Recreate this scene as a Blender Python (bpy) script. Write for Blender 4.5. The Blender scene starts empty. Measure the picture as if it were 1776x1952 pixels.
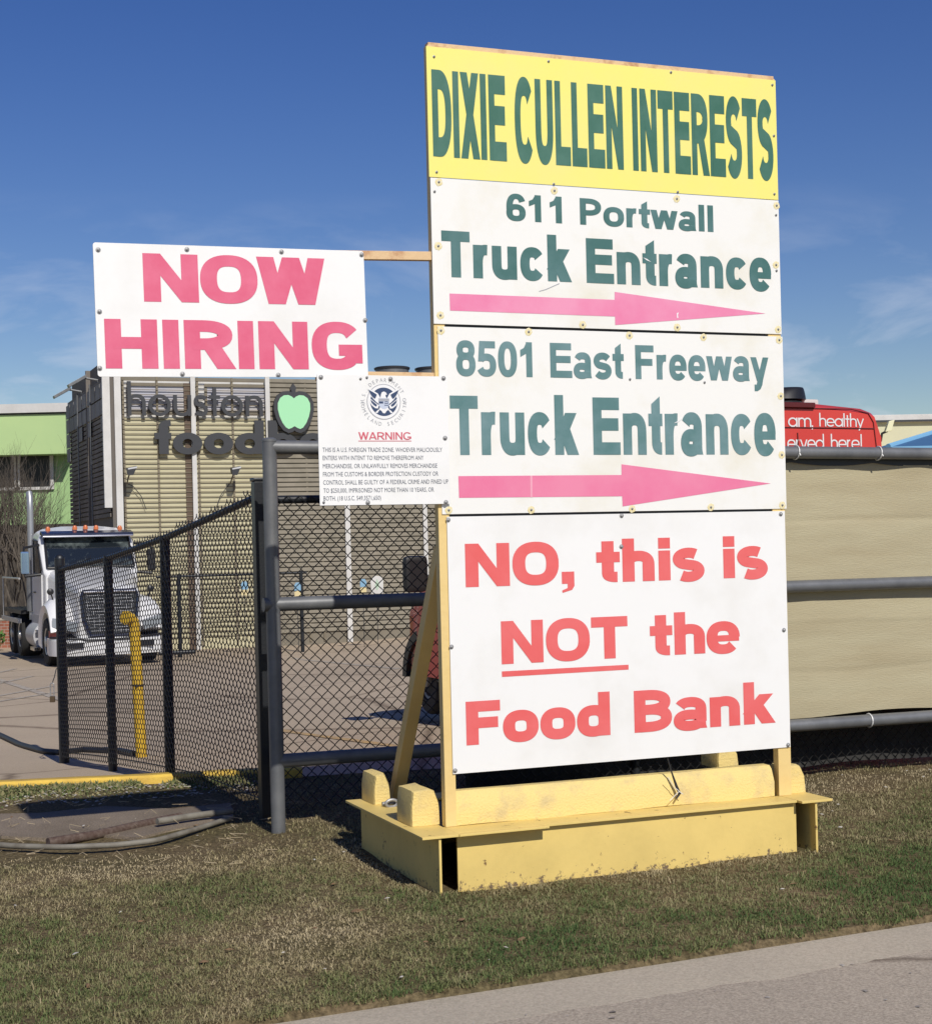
import bpy, bmesh, math, random
from mathutils import Vector, Matrix, noise
R = math.radians
random.seed(7)
scene = bpy.context.scene
col = scene.collection

# ------------------------------------------------------------------ camera
FOC = 3000.0; ROLL = R(1.38); HY = 1038.0; EYE = 1.57        # photo frame 1776 x 1952
cam_d = bpy.data.cameras.new('camera')
cam = bpy.data.objects.new('camera', cam_d); col.objects.link(cam)
_c, _s = math.cos(ROLL), math.sin(ROLL)
cam.matrix_world = Matrix(((_c, _s, 0, 0), (0, 0, -1, 0), (-_s, _c, 0, EYE), (0, 0, 0, 1)))
cam_d.sensor_fit = 'VERTICAL'; cam_d.sensor_height = 24.0
cam_d.lens = FOC / 1952 * 24.0
cam_d.shift_y = (HY - 976) / 1952
cam_d.clip_start = 0.05; cam_d.clip_end = 3000
scene.camera = cam

# ------------------------------------------------------------------ sky and sun
SUN_EL, SUN_AZ = R(39.8), R(22.3)      # behind the camera, to the right
to_sun = Vector((math.sin(SUN_AZ) * math.cos(SUN_EL), -math.cos(SUN_AZ) * math.cos(SUN_EL), math.sin(SUN_EL)))
world = bpy.data.worlds.new("World"); scene.world = world; world.use_nodes = True
nt = world.node_tree; nd = nt.nodes; lk = nt.links
bg = nd['Background']; bg.inputs[1].default_value = 0.094
sky = nd.new('ShaderNodeTexSky'); sky.sky_type = 'NISHITA'; sky.sun_disc = False
sky.sun_elevation = SUN_EL
sky.sun_rotation = math.atan2(to_sun.x, to_sun.y)
sky.air_density = 1.0; sky.dust_density = 0.3; sky.ozone_density = 2.0; sky.altitude = 0
# thin wisps of cirrus low over the horizon
tc = nd.new('ShaderNodeTexCoord')
mp = nd.new('ShaderNodeMapping'); mp.inputs['Scale'].default_value = (3.0, 3.0, 9.0); mp.inputs['Rotation'].default_value = (0.12, -0.16, 0.4)
lk.new(tc.outputs['Generated'], mp.inputs['Vector'])
n1 = nd.new('ShaderNodeTexNoise'); n1.inputs['Scale'].default_value = 2.3; n1.inputs['Detail'].default_value = 9; n1.inputs['Roughness'].default_value = 0.58; n1.inputs['Distortion'].default_value = 0.5
lk.new(mp.outputs[0], n1.inputs['Vector'])
r1 = nd.new('ShaderNodeValToRGB'); r1.color_ramp.elements[0].position = 0.46; r1.color_ramp.elements[1].position = 0.66
lk.new(n1.outputs[0], r1.inputs[0])
sx = nd.new('ShaderNodeSeparateXYZ'); lk.new(tc.outputs['Generated'], sx.inputs[0])
mr = nd.new('ShaderNodeMapRange'); mr.inputs['From Min'].default_value = 0.22; mr.inputs['From Max'].default_value = 0.08
lk.new(sx.outputs['Z'], mr.inputs['Value'])
mu = nd.new('ShaderNodeMath'); mu.operation = 'MULTIPLY'; lk.new(r1.outputs[0], mu.inputs[0]); lk.new(mr.outputs[0], mu.inputs[1])
mu2 = nd.new('ShaderNodeMath'); mu2.operation = 'MULTIPLY'; lk.new(mu.outputs[0], mu2.inputs[0]); mu2.inputs[1].default_value = 0.62
mx = nd.new('ShaderNodeMix'); mx.data_type = 'RGBA'
lk.new(mu2.outputs[0], mx.inputs[0]); lk.new(sky.outputs[0], mx.inputs[6]); mx.inputs[7].default_value = (9.0, 9.6, 11.0, 1)
hs = nd.new('ShaderNodeHueSaturation'); hs.inputs['Saturation'].default_value = 1.36; hs.inputs['Hue'].default_value = 0.523
lk.new(sky.outputs[0], hs.inputs['Color']); lk.new(hs.outputs[0], mx.inputs[6])
lk.new(mx.outputs[2], bg.inputs[0])
sun_d = bpy.data.lights.new('sun', 'SUN'); sun_d.energy = 5.0; sun_d.angle = R(0.5); sun_d.color = (1.0, 0.95, 0.87)
sun = bpy.data.objects.new('sun', sun_d); col.objects.link(sun)
sun.rotation_euler = to_sun.to_track_quat('Z', 'Y').to_euler()
scene.view_settings.view_transform = 'Standard'; scene.view_settings.look = 'None'
scene.view_settings.exposure = -0.3; scene.view_settings.gamma = 1.0

# ------------------------------------------------------------------ helpers
def ray(x, y):
    u = (x - 888) / FOC; v = (HY - y) / FOC
    return Vector((u * _c + v * _s, 1.0, -u * _s + v * _c))
EYEV = Vector((0, 0, EYE))
def at(x, y, Y): return EYEV + ray(x, y) * Y
def atz(x, y, z):
    r = ray(x, y); return EYEV + r * ((z - EYE) / r.z)
def frame(loc, yaw): return Matrix.Translation(loc) @ Matrix.Rotation(yaw, 4, 'Z')
def on_plane(M, x, y, off=0.0):
    """(along, height) in frame M of the point seen at photo pixel x, y on the plane local y = off"""
    n = (M.to_3x3() @ Vector((0, 1, 0))); o = M @ Vector((0, off, 0)) - EYEV
    r = ray(x, y); p = M.inverted() @ (EYEV + r * ((o @ n) / (r @ n)))
    return p.x, p.z
def terrain(x, y):
    def lerp(v, pts):
        if v <= pts[0][0]: return pts[0][1]
        for (a, za), (b, zb) in zip(pts, pts[1:]):
            if v <= b: return za + (zb - za) * (v - a) / (b - a)
        return pts[-1][1]
    z = lerp(y, [(10.4, 0.0), (16, -0.23), (34, -0.68), (60, -1.05), (200, -1.3)])
    k = max(0.0, min(1.0, (y - 10.4) / 3.5))
    return z - k * 0.045 * max(0.0, min(3.2, -x - 0.5))

def mat(name, c, rough=0.6, metal=0.0, var=0.0, scale=20.0, c2=None, bump=0.0, bscale=None, spec=0.5, clamp=(0.4, 0.65), stretch=None, coord='Object', detail=6.0):
    m = bpy.data.materials.new(name); m.use_nodes = True
    t = m.node_tree; b = t.nodes['Principled BSDF']
    b.inputs['Roughness'].default_value = rough; b.inputs['Metallic'].default_value = metal
    b.inputs['Specular IOR Level'].default_value = spec
    b.inputs['Base Color'].default_value = (*c, 1)
    if var or c2 or bump:
        tc = t.nodes.new('ShaderNodeTexCoord'); src = tc.outputs[coord]
        if stretch:
            mp = t.nodes.new('ShaderNodeMapping'); mp.inputs['Scale'].default_value = stretch
            t.links.new(src, mp.inputs[0]); src = mp.outputs[0]
    if var or c2:
        n = t.nodes.new('ShaderNodeTexNoise'); n.inputs['Scale'].default_value = scale; n.inputs['Detail'].default_value = detail; n.inputs['Roughness'].default_value = 0.62
        t.links.new(src, n.inputs['Vector'])
        r = t.nodes.new('ShaderNodeValToRGB'); e = r.color_ramp.elements
        e[0].position, e[1].position = clamp
        lo = c2 if c2 else tuple(v * (1 - var) for v in c)
        e[0].color = (*c, 1); e[1].color = (*lo, 1)
        t.links.new(n.outputs[0], r.inputs[0]); t.links.new(r.outputs[0], b.inputs['Base Color'])
    if bump:
        n2 = t.nodes.new('ShaderNodeTexNoise'); n2.inputs['Scale'].default_value = bscale or scale; n2.inputs['Detail'].default_value = 5
        t.links.new(src, n2.inputs['Vector'])
        bp = t.nodes.new('ShaderNodeBump'); bp.inputs['Strength'].default_value = bump; bp.inputs['Distance'].default_value = 0.01
        t.links.new(n2.outputs[0], bp.inputs['Height']); t.links.new(bp.outputs[0], b.inputs['Normal'])
    return m

class MB:
    def __init__(s): s.v = []; s.f = []
    def add(s, vs, fs):
        o = len(s.v); s.v += [Vector(p) for p in vs]; s.f += [tuple(i + o for i in f) for f in fs]; return s
    def box(s, x0, x1, y0, y1, z0, z1):
        return s.add([(x, y, z) for z in (z0, z1) for y in (y0, y1) for x in (x0, x1)],
                     [(0, 2, 3, 1), (4, 5, 7, 6), (0, 1, 5, 4), (2, 6, 7, 3), (0, 4, 6, 2), (1, 3, 7, 5)])
    def hexa(s, bot, top):
        """four bottom points and four top points, both counter-clockwise seen from above"""
        return s.add(list(bot) + list(top), [(3, 2, 1, 0), (4, 5, 6, 7)] + [(i, (i + 1) % 4, 4 + (i + 1) % 4, 4 + i) for i in range(4)])
    def cyl(s, p0, p1, r0, r1=None, n=16, caps=True):
        r1 = r0 if r1 is None else r1; p0, p1 = Vector(p0), Vector(p1)
        d = (p1 - p0).normalized(); a = d.orthogonal().normalized(); b = d.cross(a)
        ring = [(math.cos(2 * math.pi * i / n), math.sin(2 * math.pi * i / n)) for i in range(n)]
        vs = [p0 + (a * x + b * y) * r0 for x, y in ring] + [p1 + (a * x + b * y) * r1 for x, y in ring]
        fs = [(i, (i + 1) % n, n + (i + 1) % n, n + i) for i in range(n)]
        if caps: fs += [tuple(range(n))[::-1], tuple(range(n, 2 * n))]
        return s.add(vs, fs)
    def tube(s, pts, r, n=8, caps=True):
        pts = [Vector(p) for p in pts]; m = len(pts); vs = []; fs = []
        rr = r if isinstance(r, (list, tuple)) else [r] * m
        a = None
        for i, p in enumerate(pts):
            d = (pts[min(i + 1, m - 1)] - pts[max(i - 1, 0)]).normalized()
            a = d.orthogonal().normalized() if a is None else (a - d * a.dot(d)).normalized()
            b = d.cross(a)
            vs += [p + (a * math.cos(2 * math.pi * k / n) + b * math.sin(2 * math.pi * k / n)) * rr[i] for k in range(n)]
        for i in range(m - 1):
            fs += [(i * n + k, i * n + (k + 1) % n, (i + 1) * n + (k + 1) % n, (i + 1) * n + k) for k in range(n)]
        if caps: fs += [tuple(range(n))[::-1], tuple(range((m - 1) * n, m * n))]
        return s.add(vs, fs)
    def lathe(s, prof, c, axis, n=28):
        """prof: (radius, offset along axis)"""
        c = Vector(c); d = Vector(axis).normalized(); a = d.orthogonal().normalized(); b = d.cross(a); m = len(prof)
        vs = [c + d * h + (a * math.cos(2 * math.pi * k / n) + b * math.sin(2 * math.pi * k / n)) * r for r, h in prof for k in range(n)]
        fs = [(i * n + k, i * n + (k + 1) % n, (i + 1) * n + (k + 1) % n, (i + 1) * n + k) for i in range(m - 1) for k in range(n)]
        fs += [tuple(range(n))[::-1], tuple(range((m - 1) * n, m * n))]
        return s.add(vs, fs)
    def prism(s, poly, fn, d0, d1):
        """poly: 2D outline; fn(a, b, d) -> point"""
        n = len(poly)
        vs = [fn(a, b, d0) for a, b in poly] + [fn(a, b, d1) for a, b in poly]
        return s.add(vs, [tuple(range(n))[::-1], tuple(range(n, 2 * n))] + [(i, (i + 1) % n, n + (i + 1) % n, n + i) for i in range(n)])
    def loft(s, rings, close_ends=True):
        n = len(rings[0]); o = len(s.v); m = len(rings)
        s.v += [Vector(p) for r in rings for p in r]
        for i in range(m - 1):
            s.f += [(o + i * n + k, o + i * n + (k + 1) % n, o + (i + 1) * n + (k + 1) % n, o + (i + 1) * n + k) for k in range(n)]
        if close_ends: s.f += [tuple(o + k for k in range(n))[::-1], tuple(o + (m - 1) * n + k for k in range(n))]
        return s
    def mesh(s, name, material, bevel=0.0, M=None, angle=38, fix=True, segs=2):
        me = bpy.data.meshes.new(name)
        vs = [M @ v for v in s.v] if M else s.v
        me.from_pydata([tuple(v) for v in vs], [], s.f)
        if fix or bevel:
            bm = bmesh.new(); bm.from_mesh(me)
            if fix: bmesh.ops.recalc_face_normals(bm, faces=bm.faces)
            if bevel:
                ed = [e for e in bm.edges if len(e.link_faces) == 2 and e.calc_face_angle(0) > R(35)]
                bmesh.ops.bevel(bm, geom=ed, offset=bevel, segments=segs, profile=0.6, affect='EDGES', clamp_overlap=True)
            bm.to_mesh(me); bm.free()
        me.polygons.foreach_set('use_smooth', [True] * len(me.polygons))
        me.set_sharp_from_angle(angle=R(angle))
        me.materials.append(material); me.update()
        return me

def put(name, data, parent=None):
    o = bpy.data.objects.new(name, data); col.objects.link(o)
    if parent: o.parent = parent
    return o
def thing(name, label, cat, M, group=None):
    o = put(name, None); o.empty_display_size = 0.1
    o.matrix_world = M
    o['label'] = label; o['category'] = cat
    if group: o['group'] = group
    return o
def tag(o, label, cat, group=None):
    o['label'] = label; o['category'] = cat
    if group: o['group'] = group
    return o
def part(mb, name, m, root, bevel=0.0, M=None, **k):
    """M: matrix that brings mb's points into the root's own coordinates"""
    o = put(name, mb.mesh(name, m, bevel, M, **k), root)
    if bevel:
        w = o.modifiers.new('flat_faces', 'WEIGHTED_NORMAL'); w.mode = 'FACE_AREA'; w.weight = 100; w.keep_sharp = True
    return o
def setting(mb, name, m, kind='structure', **k):
    o = put(name, mb.mesh(name, m, **k)); o['kind'] = kind; return o

# ------------------------------------------------------------------ drawn alphabet: strokes with their own upright and level weights
def earc(cx, cy, rx, ry, a0, a1, n=24, e=2.4):
    out = []
    for i in range(n + 1):
        a = R(a0 + (a1 - a0) * i / n); c, s = math.cos(a), math.sin(a)
        out.append((cx + rx * math.copysign(abs(c) ** (2 / e), c), cy + ry * math.copysign(abs(s) ** (2 / e), s)))
    return out
ADV = dict(zip('ADIXECULNTRSPOHGWFB', (722, 722, 278, 667, 667, 722, 722, 611, 722, 611, 722, 667, 667, 778, 722, 778, 944, 611, 722)))
ADV.update(dict(zip('abcdefhiklmnorstuvwy, !.', (556, 611, 556, 611, 556, 333, 611, 278, 556, 278, 889, 611, 611, 389, 556, 333, 611, 556, 778, 556, 278, 278, 300, 278))))
ADV.update({c: 556 for c in '0123456789'})
BLACK = dict(zip('NOWHIRGTFBthisedoank, ', (833, 833, 1000, 833, 389, 800, 833, 722, 667, 778, 444, 667, 333, 611, 667, 667, 667, 667, 667, 667, 333, 320)))
def glyph(ch, wv, wh, st):
    """pieces of one letter: ('p', polygon) or ('s', centre line) or ('o', closed centre line)"""
    CH = 716; XH = 519 if st != 'geo' else 470; AS = 740 if st != 'geo' else 760
    adv = ADV[ch] if st != 'black' else BLACK.get(ch, ADV.get(ch, 600))
    if st == 'geo': adv = {'o': 600, 'd': 640, 'b': 640, 'a': 620, 'h': 540, 'u': 540, 'n': 540, 's': 400, 't': 300, 'f': 330, 'm': 860, 'e': 590, 'l': 250, 'y': 500, 'r': 340, 'v': 500, ',': 250, '!': 260, 'k': 520, 'i': 250, ' ': 300}.get(ch, adv)
    if st != 'geo' and ch in 'aes': wh = min(wh, 126 if ch != 's' else 116); wv = min(wv, 188)
    sb = 46 if st == 'bold' else 38 if st == 'black' else 45
    L, Rr = sb, adv - sb; rL, rR = sb * 0.5, adv - sb * 0.5; P = []
    hv, hh = wv / 2, wh / 2
    rect = lambda x0, x1, y0, y1: P.append(('p', [(x0, y0), (x1, y0), (x1, y1), (x0, y1)]))
    diag = lambda x0, y0, x1, y1, w: P.append(('p', [(x0 - w / 2, y0), (x0 + w / 2, y0), (x1 + w / 2, y1), (x1 - w / 2, y1)]))
    def ring(x0, x1, y0, y1, e=2.4): P.append(('o', earc((x0 + x1) / 2, (y0 + y1) / 2, (x1 - x0) / 2 - hv, (y1 - y0) / 2 - hh, 0, 360, 48, e)[:-1]))
    def bowl(x0, x1, y0, y1):
        ry = (y1 - y0) / 2 - hh; rx = min((x1 - x0) * 0.55, (x1 - x0) - hv - 1); cx = x1 - hv - rx; cy = (y0 + y1) / 2
        P.append(('s', [(x0, y1 - hh)] + earc(cx, cy, rx, ry, 90, -90, 20) + [(x0, y0 + hh)]))
    def ess(x0, x1, H):
        w0 = wh; ry = (H + 16 - wh) / 4; rx = (x1 - x0) / 2 - hv; cx = (x0 + x1) / 2; c1 = H + 8 - hh - ry; c2 = hh - 8 + ry
        P.append(('s', earc(cx, c1, rx, ry, 46 if st == 'black' else 24, 236, 20, 2.1) + earc(cx, c2, rx, ry, 56, -134 if st == 'black' else -156, 20, 2.1)))
    if ch == ' ': return adv, P
    if ch == 'D': rect(L, L + wv, 0, CH); bowl(L + hv, rR, 0, CH)
    elif ch == 'I': rect(L, L + wv, 0, CH); adv = L * 2 + wv
    elif ch == 'X':
        w = wv * 1.18; diag(w / 2 + 5, 0, adv - w / 2 - 15, CH, w); diag(adv - w / 2 - 5, 0, w / 2 + 15, CH, w)
    elif ch in 'EF':
        rect(L, L + wv, 0, CH); rect(L + hv, Rr + 10, CH - wh, CH); rect(L + hv, Rr - 12, CH * 0.53 - hh, CH * 0.53 + hh) if ch == 'E' else rect(L + hv, Rr - 30, CH * 0.50 - hh, CH * 0.50 + hh)
        if ch == 'E': rect(L + hv, Rr + 25, 0, wh)
    elif ch == 'C': P.append(('s', earc((rL + rR) / 2, CH / 2, (rR - rL) / 2 - hv, CH / 2 - hh + 8, 38, 322, 34)))
    elif ch == 'A':
        w = wv * 1.05; diag(w / 2 + 2, 0, adv / 2, CH, w); diag(adv - w / 2 - 2, 0, adv / 2, CH, w); rect(adv * 0.25, adv * 0.75, CH * 0.2, CH * 0.2 + wh * 0.9)
    elif ch == 'G':
        P.append(('s', earc((rL + rR) / 2, CH / 2, (rR - rL) / 2 - hv, CH / 2 - hh + 8, 36, 318, 34)))
        rect(adv * 0.53, rR, CH * 0.29, CH * 0.29 + wh); rect(rR - wv, rR, CH * 0.13, CH * 0.29 + hh)
    elif ch == 'U':
        P.append(('s', [(L + hv, CH)] + earc(adv / 2, 300, (Rr - L) / 2 - hv, 300 - hh + 6, 180, 360, 24) + [(Rr - hv, CH)]))
    elif ch == 'L': rect(L, L + wv, 0, CH); rect(L + hv, Rr + 25, 0, wh)
    elif ch == 'N':
        rect(L, L + wv, 0, CH); rect(Rr - wv, Rr, 0, CH); P.append(('p', [(L, CH), (L + wv * 1.02, CH), (Rr, 0), (Rr - wv * 1.02, 0)]))
    elif ch == 'T': rect(adv / 2 - hv, adv / 2 + hv, 0, CH); rect(18, adv - 18, CH - wh, CH)
    elif ch in 'PR':
        rect(L, L + wv, 0, CH); y0 = CH * (0.36 if ch == 'P' else 0.39); bowl(L + hv, Rr + (8 if ch == 'P' else -5), y0, CH)
        if ch == 'R':
            w = wv * 1.2; P.append(('p', [(adv * 0.46 - w * 0.35, y0 + wh * 0.6), (adv * 0.46 + w * 0.65, y0 + wh * 0.6), (adv - 2, 0), (adv - 2 - w, 0)]))
    elif ch == 'B':
        rect(L, L + wv, 0, CH); bowl(L + hv, Rr - 12, CH * 0.53 - hh, CH); bowl(L + hv, Rr + 12, 0, CH * 0.53 + hh)
    elif ch == 'S': ess(rL + 5, rR - 5, CH)
    elif ch == 'O': ring(rL - 8, rR + 8, -8, CH + 8)
    elif ch == 'H': rect(L, L + wv, 0, CH); rect(Rr - wv, Rr, 0, CH); rect(L + hv, Rr - hv, CH * 0.52 - hh, CH * 0.52 + hh)
    elif ch in 'Ww':
        H = CH if ch == 'W' else XH; w = wv * 1.05; a, b, c, d, e = w / 2 + 4, adv * 0.285, adv / 2, adv * 0.715, adv - w / 2 - 4
        diag(b, 0, a, H, w); diag(b, 0, c, H, w); diag(d, 0, c, H, w); diag(d, 0, e, H, w)
    elif ch in 'yv':
        w = wv * 1.05; m = adv * 0.5; diag(m, 0, w / 2 + 2, XH, w); diag(m, 0, adv - w / 2 - 2, XH, w)
        if ch == 'y': P.append(('s', [(m + 20, 60), (m - 8, -60), (m - 40, -118), (m - 90, -146), (m - 165, -146)])) if st != 'geo' else diag(m - 95, -210, m, 0, w)
    elif ch == '0': ring(rL, rR, -6, CH + 6)
    elif ch == '8': ring(rL + 16, rR - 16, CH * 0.46, CH + 6); ring(rL, rR, -6, CH * 0.46 + wh)
    elif ch == '6':
        ring(rL, rR, -6, CH * 0.62); P.append(('s', earc(adv / 2 + 8, CH * 0.5, (rR - rL) / 2 - hv + 4, CH * 0.5 - hh + 6, 28, 190, 22)))
    elif ch == '5':
        rect(L + 40, Rr - 4, CH - wh, CH); P.append(('p', [(L + 40, CH), (L + 40 + wv * 0.9, CH), (L + wv * 0.95, CH * 0.42), (L, CH * 0.42)]))
        P.append(('s', earc(adv / 2 - 12, CH * 0.32, (rR - rL) / 2 - hv + 4, CH * 0.32 - hh + 6, 140, -158, 26)))
    elif ch == '1':
        x = adv * 0.70; rect(x - wv, x, 0, CH); P.append(('p', [(x - wv * 0.9, CH), (x - hv, CH), (x - hv, CH * 0.72), (adv * 0.12, CH * 0.57), (adv * 0.12, CH * 0.57 + wh * 1.0), (x - wv * 1.35, CH * 0.83)]))
    elif ch == 'o': ring(rL - 4, rR + 4, -8, XH + 8, 2.4 if st != 'geo' else 2.0)
    elif ch == 'c': P.append(('s', earc((rL + rR) / 2, XH / 2, (rR - rL) / 2 - hv, XH / 2 - hh + 8, 34, 326, 30)))
    elif ch == 'e':
        P.append(('s', earc((rL + rR) / 2, XH / 2, (rR - rL) / 2 - hv, XH / 2 - hh + 8, 0, 322, 34))); wb = wh * 0.86; rect(rL + hv, rR - 2, XH * 0.5 - wb * 0.62, XH * 0.5 + wb * 0.38)
    elif ch == 'a' and st != 'geo':
        xs = Rr - 4; P.append(('p', [(xs - wv, 130), (xs - wv + 8, 40), (xs - wv + 26, 0), (xs + 22, 0), (xs + 4, 55), (xs, 130)])); P.append(('s', [(xs - hv, 120)] + earc(adv * 0.49, XH * 0.66, xs - hv - adv * 0.49, XH * 0.34 - hh + 8, 0, 158, 20)))
        ring(rL - 2, xs - wv * 0.12, -8, XH * 0.60)
    elif ch in 'adb':
        ring(rL - 4 if ch != 'b' else L, rR if ch == 'b' else Rr, -8, XH + 8, 2.4 if st != 'geo' else 2.0)
        H = XH if ch == 'a' else AS
        rect(L, L + wv, 0, H) if ch == 'b' else rect(Rr - wv, Rr, 0, H)
    elif ch in 'nhm':
        rect(L, L + wv, 0, AS if ch == 'h' else XH)
        ends = [Rr] if ch != 'm' else [L + (Rr - L + wv) / 2, Rr]; x0 = L
        for xe in ends:
            rx = (xe - hv - (x0 + hv)) / 2; cx = x0 + hv + rx
            P.append(('s', earc(cx, XH * 0.56, rx, XH * 0.44 - hh + 8, 172, 0, 20) + [(xe - hv, 0)])); x0 = xe - wv
    elif ch == 'u':
        rect(Rr - wv, Rr, 0, XH); P.append(('s', [(L + hv, XH)] + earc((L + Rr) / 2, XH * 0.44, (Rr - L) / 2 - hv, XH * 0.44 - hh + 8, 180, 352, 20)))
    elif ch == 'r':
        rect(L, L + wv, 0, XH); P.append(('s', earc(L + hv + adv * 0.42, XH * 0.42, adv * 0.42, XH * 0.58 - hh + 8, 176, 82, 12)))
    elif ch == 's': ess(rL + 4, rR - 4, XH)
    elif ch == 't':
        if st == 'geo': rect(adv / 2 - hv, adv / 2 + hv, 0, AS * 0.86); rect(10, adv - 10, XH - wh, XH)
        else:
            x = adv * 0.24; P.append(('s', [(x + hv, XH)] + earc(x + hv + adv * 0.36, 150, adv * 0.36, 150 - hh, 180, 272, 10)))
            P.append(('p', [(x, XH - 8), (x + wv, XH - 8), (x + wv, AS), (x, XH + (AS - XH) * 0.55)]) if st == 'bold' else ('p', [(x, XH - 8), (x + wv, XH - 8), (x + wv, AS * 0.95), (x, AS * 0.95)])); rect(8, adv - 8, XH - wh, XH)
    elif ch == 'f':
        P.append(('s', [(adv * 0.25 + hv, 0)] + earc(adv * 0.25 + hv + adv * 0.45, AS - 170, adv * 0.45, 170 - hh, 180, 92, 10))); rect(0, adv - 10, XH - wh, XH)
    elif ch == 'i': rect(L, L + wv, 0, XH); rect(L, L + wv, AS - wh * 1.05, AS); adv = L * 2 + wv
    elif ch == 'l': rect(L, L + wv, 0, AS); adv = L * 2 + wv
    elif ch == 'k':
        rect(L, L + wv, 0, AS); w = wv * 1.3; diag(L + hv + 8, XH * 0.36, adv - w * 0.62, XH, w); diag(adv - w / 2 + 4, 0, adv * 0.45, XH * 0.62, w)
    elif ch == ',':
        rect(L, L + wv, 0, wh * 1.15); P.append(('p', [(L + wv * 0.45, 5), (L + wv, 5), (L + wv, -40), (L + wv * 0.8, -105), (L + 8, -150), (L, -110), (L + wv * 0.45, -70)]))
    elif ch == '!': rect(adv / 2 - hv, adv / 2 + hv, 0, wh); rect(adv / 2 - hv, adv / 2 + hv, wh * 1.8, AS)
    return adv, P
def ribbon(pts, wv, wh, closed):
    n = len(pts); out = []
    for i in range(n):
        a = pts[(i - 1) % n] if closed or i else pts[0]; b = pts[(i + 1) % n] if closed or i < n - 1 else pts[-1]
        tx, ty = b[0] - a[0], b[1] - a[1]; l = math.hypot(tx, ty) or 1; tx /= l; ty /= l
        w = 0.5 * math.sqrt((wv * ty) ** 2 + (wh * tx) ** 2)
        out.append(((pts[i][0] - ty * w, pts[i][1] + tx * w), (pts[i][0] + ty * w, pts[i][1] - tx * w)))
    return out
def lettering(s, wv, wh, st, box, off, depth=0.0, rot=0.0, tight=1.0, cap=716.0):
    """mesh of the words s: box = (x0, x1, base, top) in the local x-z plane, facing -y at y = off; strokes that cross lie 0.2 mm over each other"""
    pieces = []; x = 0.0; wd = 0
    for ch in s:
        adv, P = glyph(ch, wv, wh, st); wd += ch == ' '
        for k, (kind, pts) in enumerate(P):
            if kind == 'p': pieces.append((k, [[(p[0] + x, p[1]) for p in pts]], None, wd))
            else: pieces.append((k, None, ([((l[0] + x, l[1]), (r[0] + x, r[1])) for l, r in ribbon(pts, wv, wh, kind == 'o')], kind == 'o'), wd))
        x += adv * tight
    xs = [p[0] for _, pl, rb, _w in pieces for p in (pl[0] if pl else [q for lr in rb[0] for q in lr])]
    mn, mx_ = min(xs), max(xs); x0, x1, z0, z1 = box; sx_ = (x1 - x0) / (mx_ - mn); sz = (z1 - z0) / cap
    ca, sa = math.cos(rot), math.sin(rot)
    def T(p, d):
        a = (p[0] - mn) * sx_; b = p[1] * sz
        return Vector((x0 + a * ca - b * sa, d, z0 + a * sa + b * ca))
    out = [MB() for _ in range(wd + 1)]
    for k, pl, rb, w_ in pieces:
        mb = out[w_]
        y = off - 0.0002 * k
        if pl:
            n = len(pl[0]); vs = [T(p, y) for p in pl[0]]
            area = sum(pl[0][i][0] * pl[0][(i + 1) % n][1] - pl[0][(i + 1) % n][0] * pl[0][i][1] for i in range(n))
            if area < 0: vs = vs[::-1]
            fs = [tuple(range(n))]
            if depth: vs += [v + Vector((0, depth - 0.001 * k, 0)) for v in vs]; fs += [((i + 1) % n, i, n + i, n + (i + 1) % n) for i in range(n)]
            mb.add(vs, fs)
        else:
            lr, closed = rb; n = len(lr); vs = [T(p, y - 0.00002 * i) for i, q in enumerate(lr) for p in q]; m = n if closed else n - 1
            fs = [(2 * i, 2 * i + 1, 2 * ((i + 1) % n) + 1, 2 * ((i + 1) % n)) for i in range(m)]
            if depth:
                o = len(vs); vs += [v + Vector((0, depth - 0.001 * k, 0)) for v in vs]
                for i in range(m):
                    j = (i + 1) % n; fs += [(2 * j, 2 * i, o + 2 * i, o + 2 * j), (2 * i + 1, 2 * j + 1, o + 2 * j + 1, o + 2 * i + 1)]
                if not closed: fs += [(0, 1, o + 1, o), (2 * n - 1, 2 * n - 2, o + 2 * n - 2, o + 2 * n - 1)]
            mb.add(vs, fs)
    return out
_cache = {}
def small_text(s, box, off, mb=None, rot=None):
    """plain built-in letters fitted in box (local x-z plane, facing -y); rot = (centre x, centre z, radius, angle) sets one letter on a ring"""
    if s not in _cache:
        cu = bpy.data.curves.new('t', 'FONT'); cu.body = s; cu.resolution_u = 2
        o = bpy.data.objects.new('t', cu); col.objects.link(o); bpy.context.view_layer.update()
        me = bpy.data.meshes.new_from_object(o.evaluated_get(bpy.context.evaluated_depsgraph_get()))
        _cache[s] = ([tuple(v.co) for v in me.vertices], [tuple(p.vertices) for p in me.polygons])
        bpy.data.objects.remove(o); bpy.data.curves.remove(cu); bpy.data.meshes.remove(me)
    vs, fs = _cache[s]; mb = mb or MB()
    x0 = min(v[0] for v in vs); x1 = max(v[0] for v in vs)
    if rot:
        cx, cz, rad, a, h = rot; k = h / 0.73; up = (math.sin(a), math.cos(a)); ri = (math.cos(a), -math.sin(a))
        if rad < 0: up = (-math.sin(a), math.cos(a)); ri = (math.cos(a), math.sin(a)); base = (cx + up[0] * rad, cz + up[1] * rad)
        else: base = (cx + up[0] * rad, cz + up[1] * rad)
        pts = [(base[0] + ri[0] * (v[0] - (x0 + x1) / 2) * k * 0.9 + up[0] * v[1] * k, off, base[1] + ri[1] * (v[0] - (x0 + x1) / 2) * k * 0.9 + up[1] * v[1] * k) for v in vs]
    else:
        bx0, bx1, z0, z1 = box
        pts = [(bx0 + (v[0] - x0) / (x1 - x0) * (bx1 - bx0), off, z0 + v[1] / 0.73 * (z1 - z0)) for v in vs]
    return mb.add(pts, fs)

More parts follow.
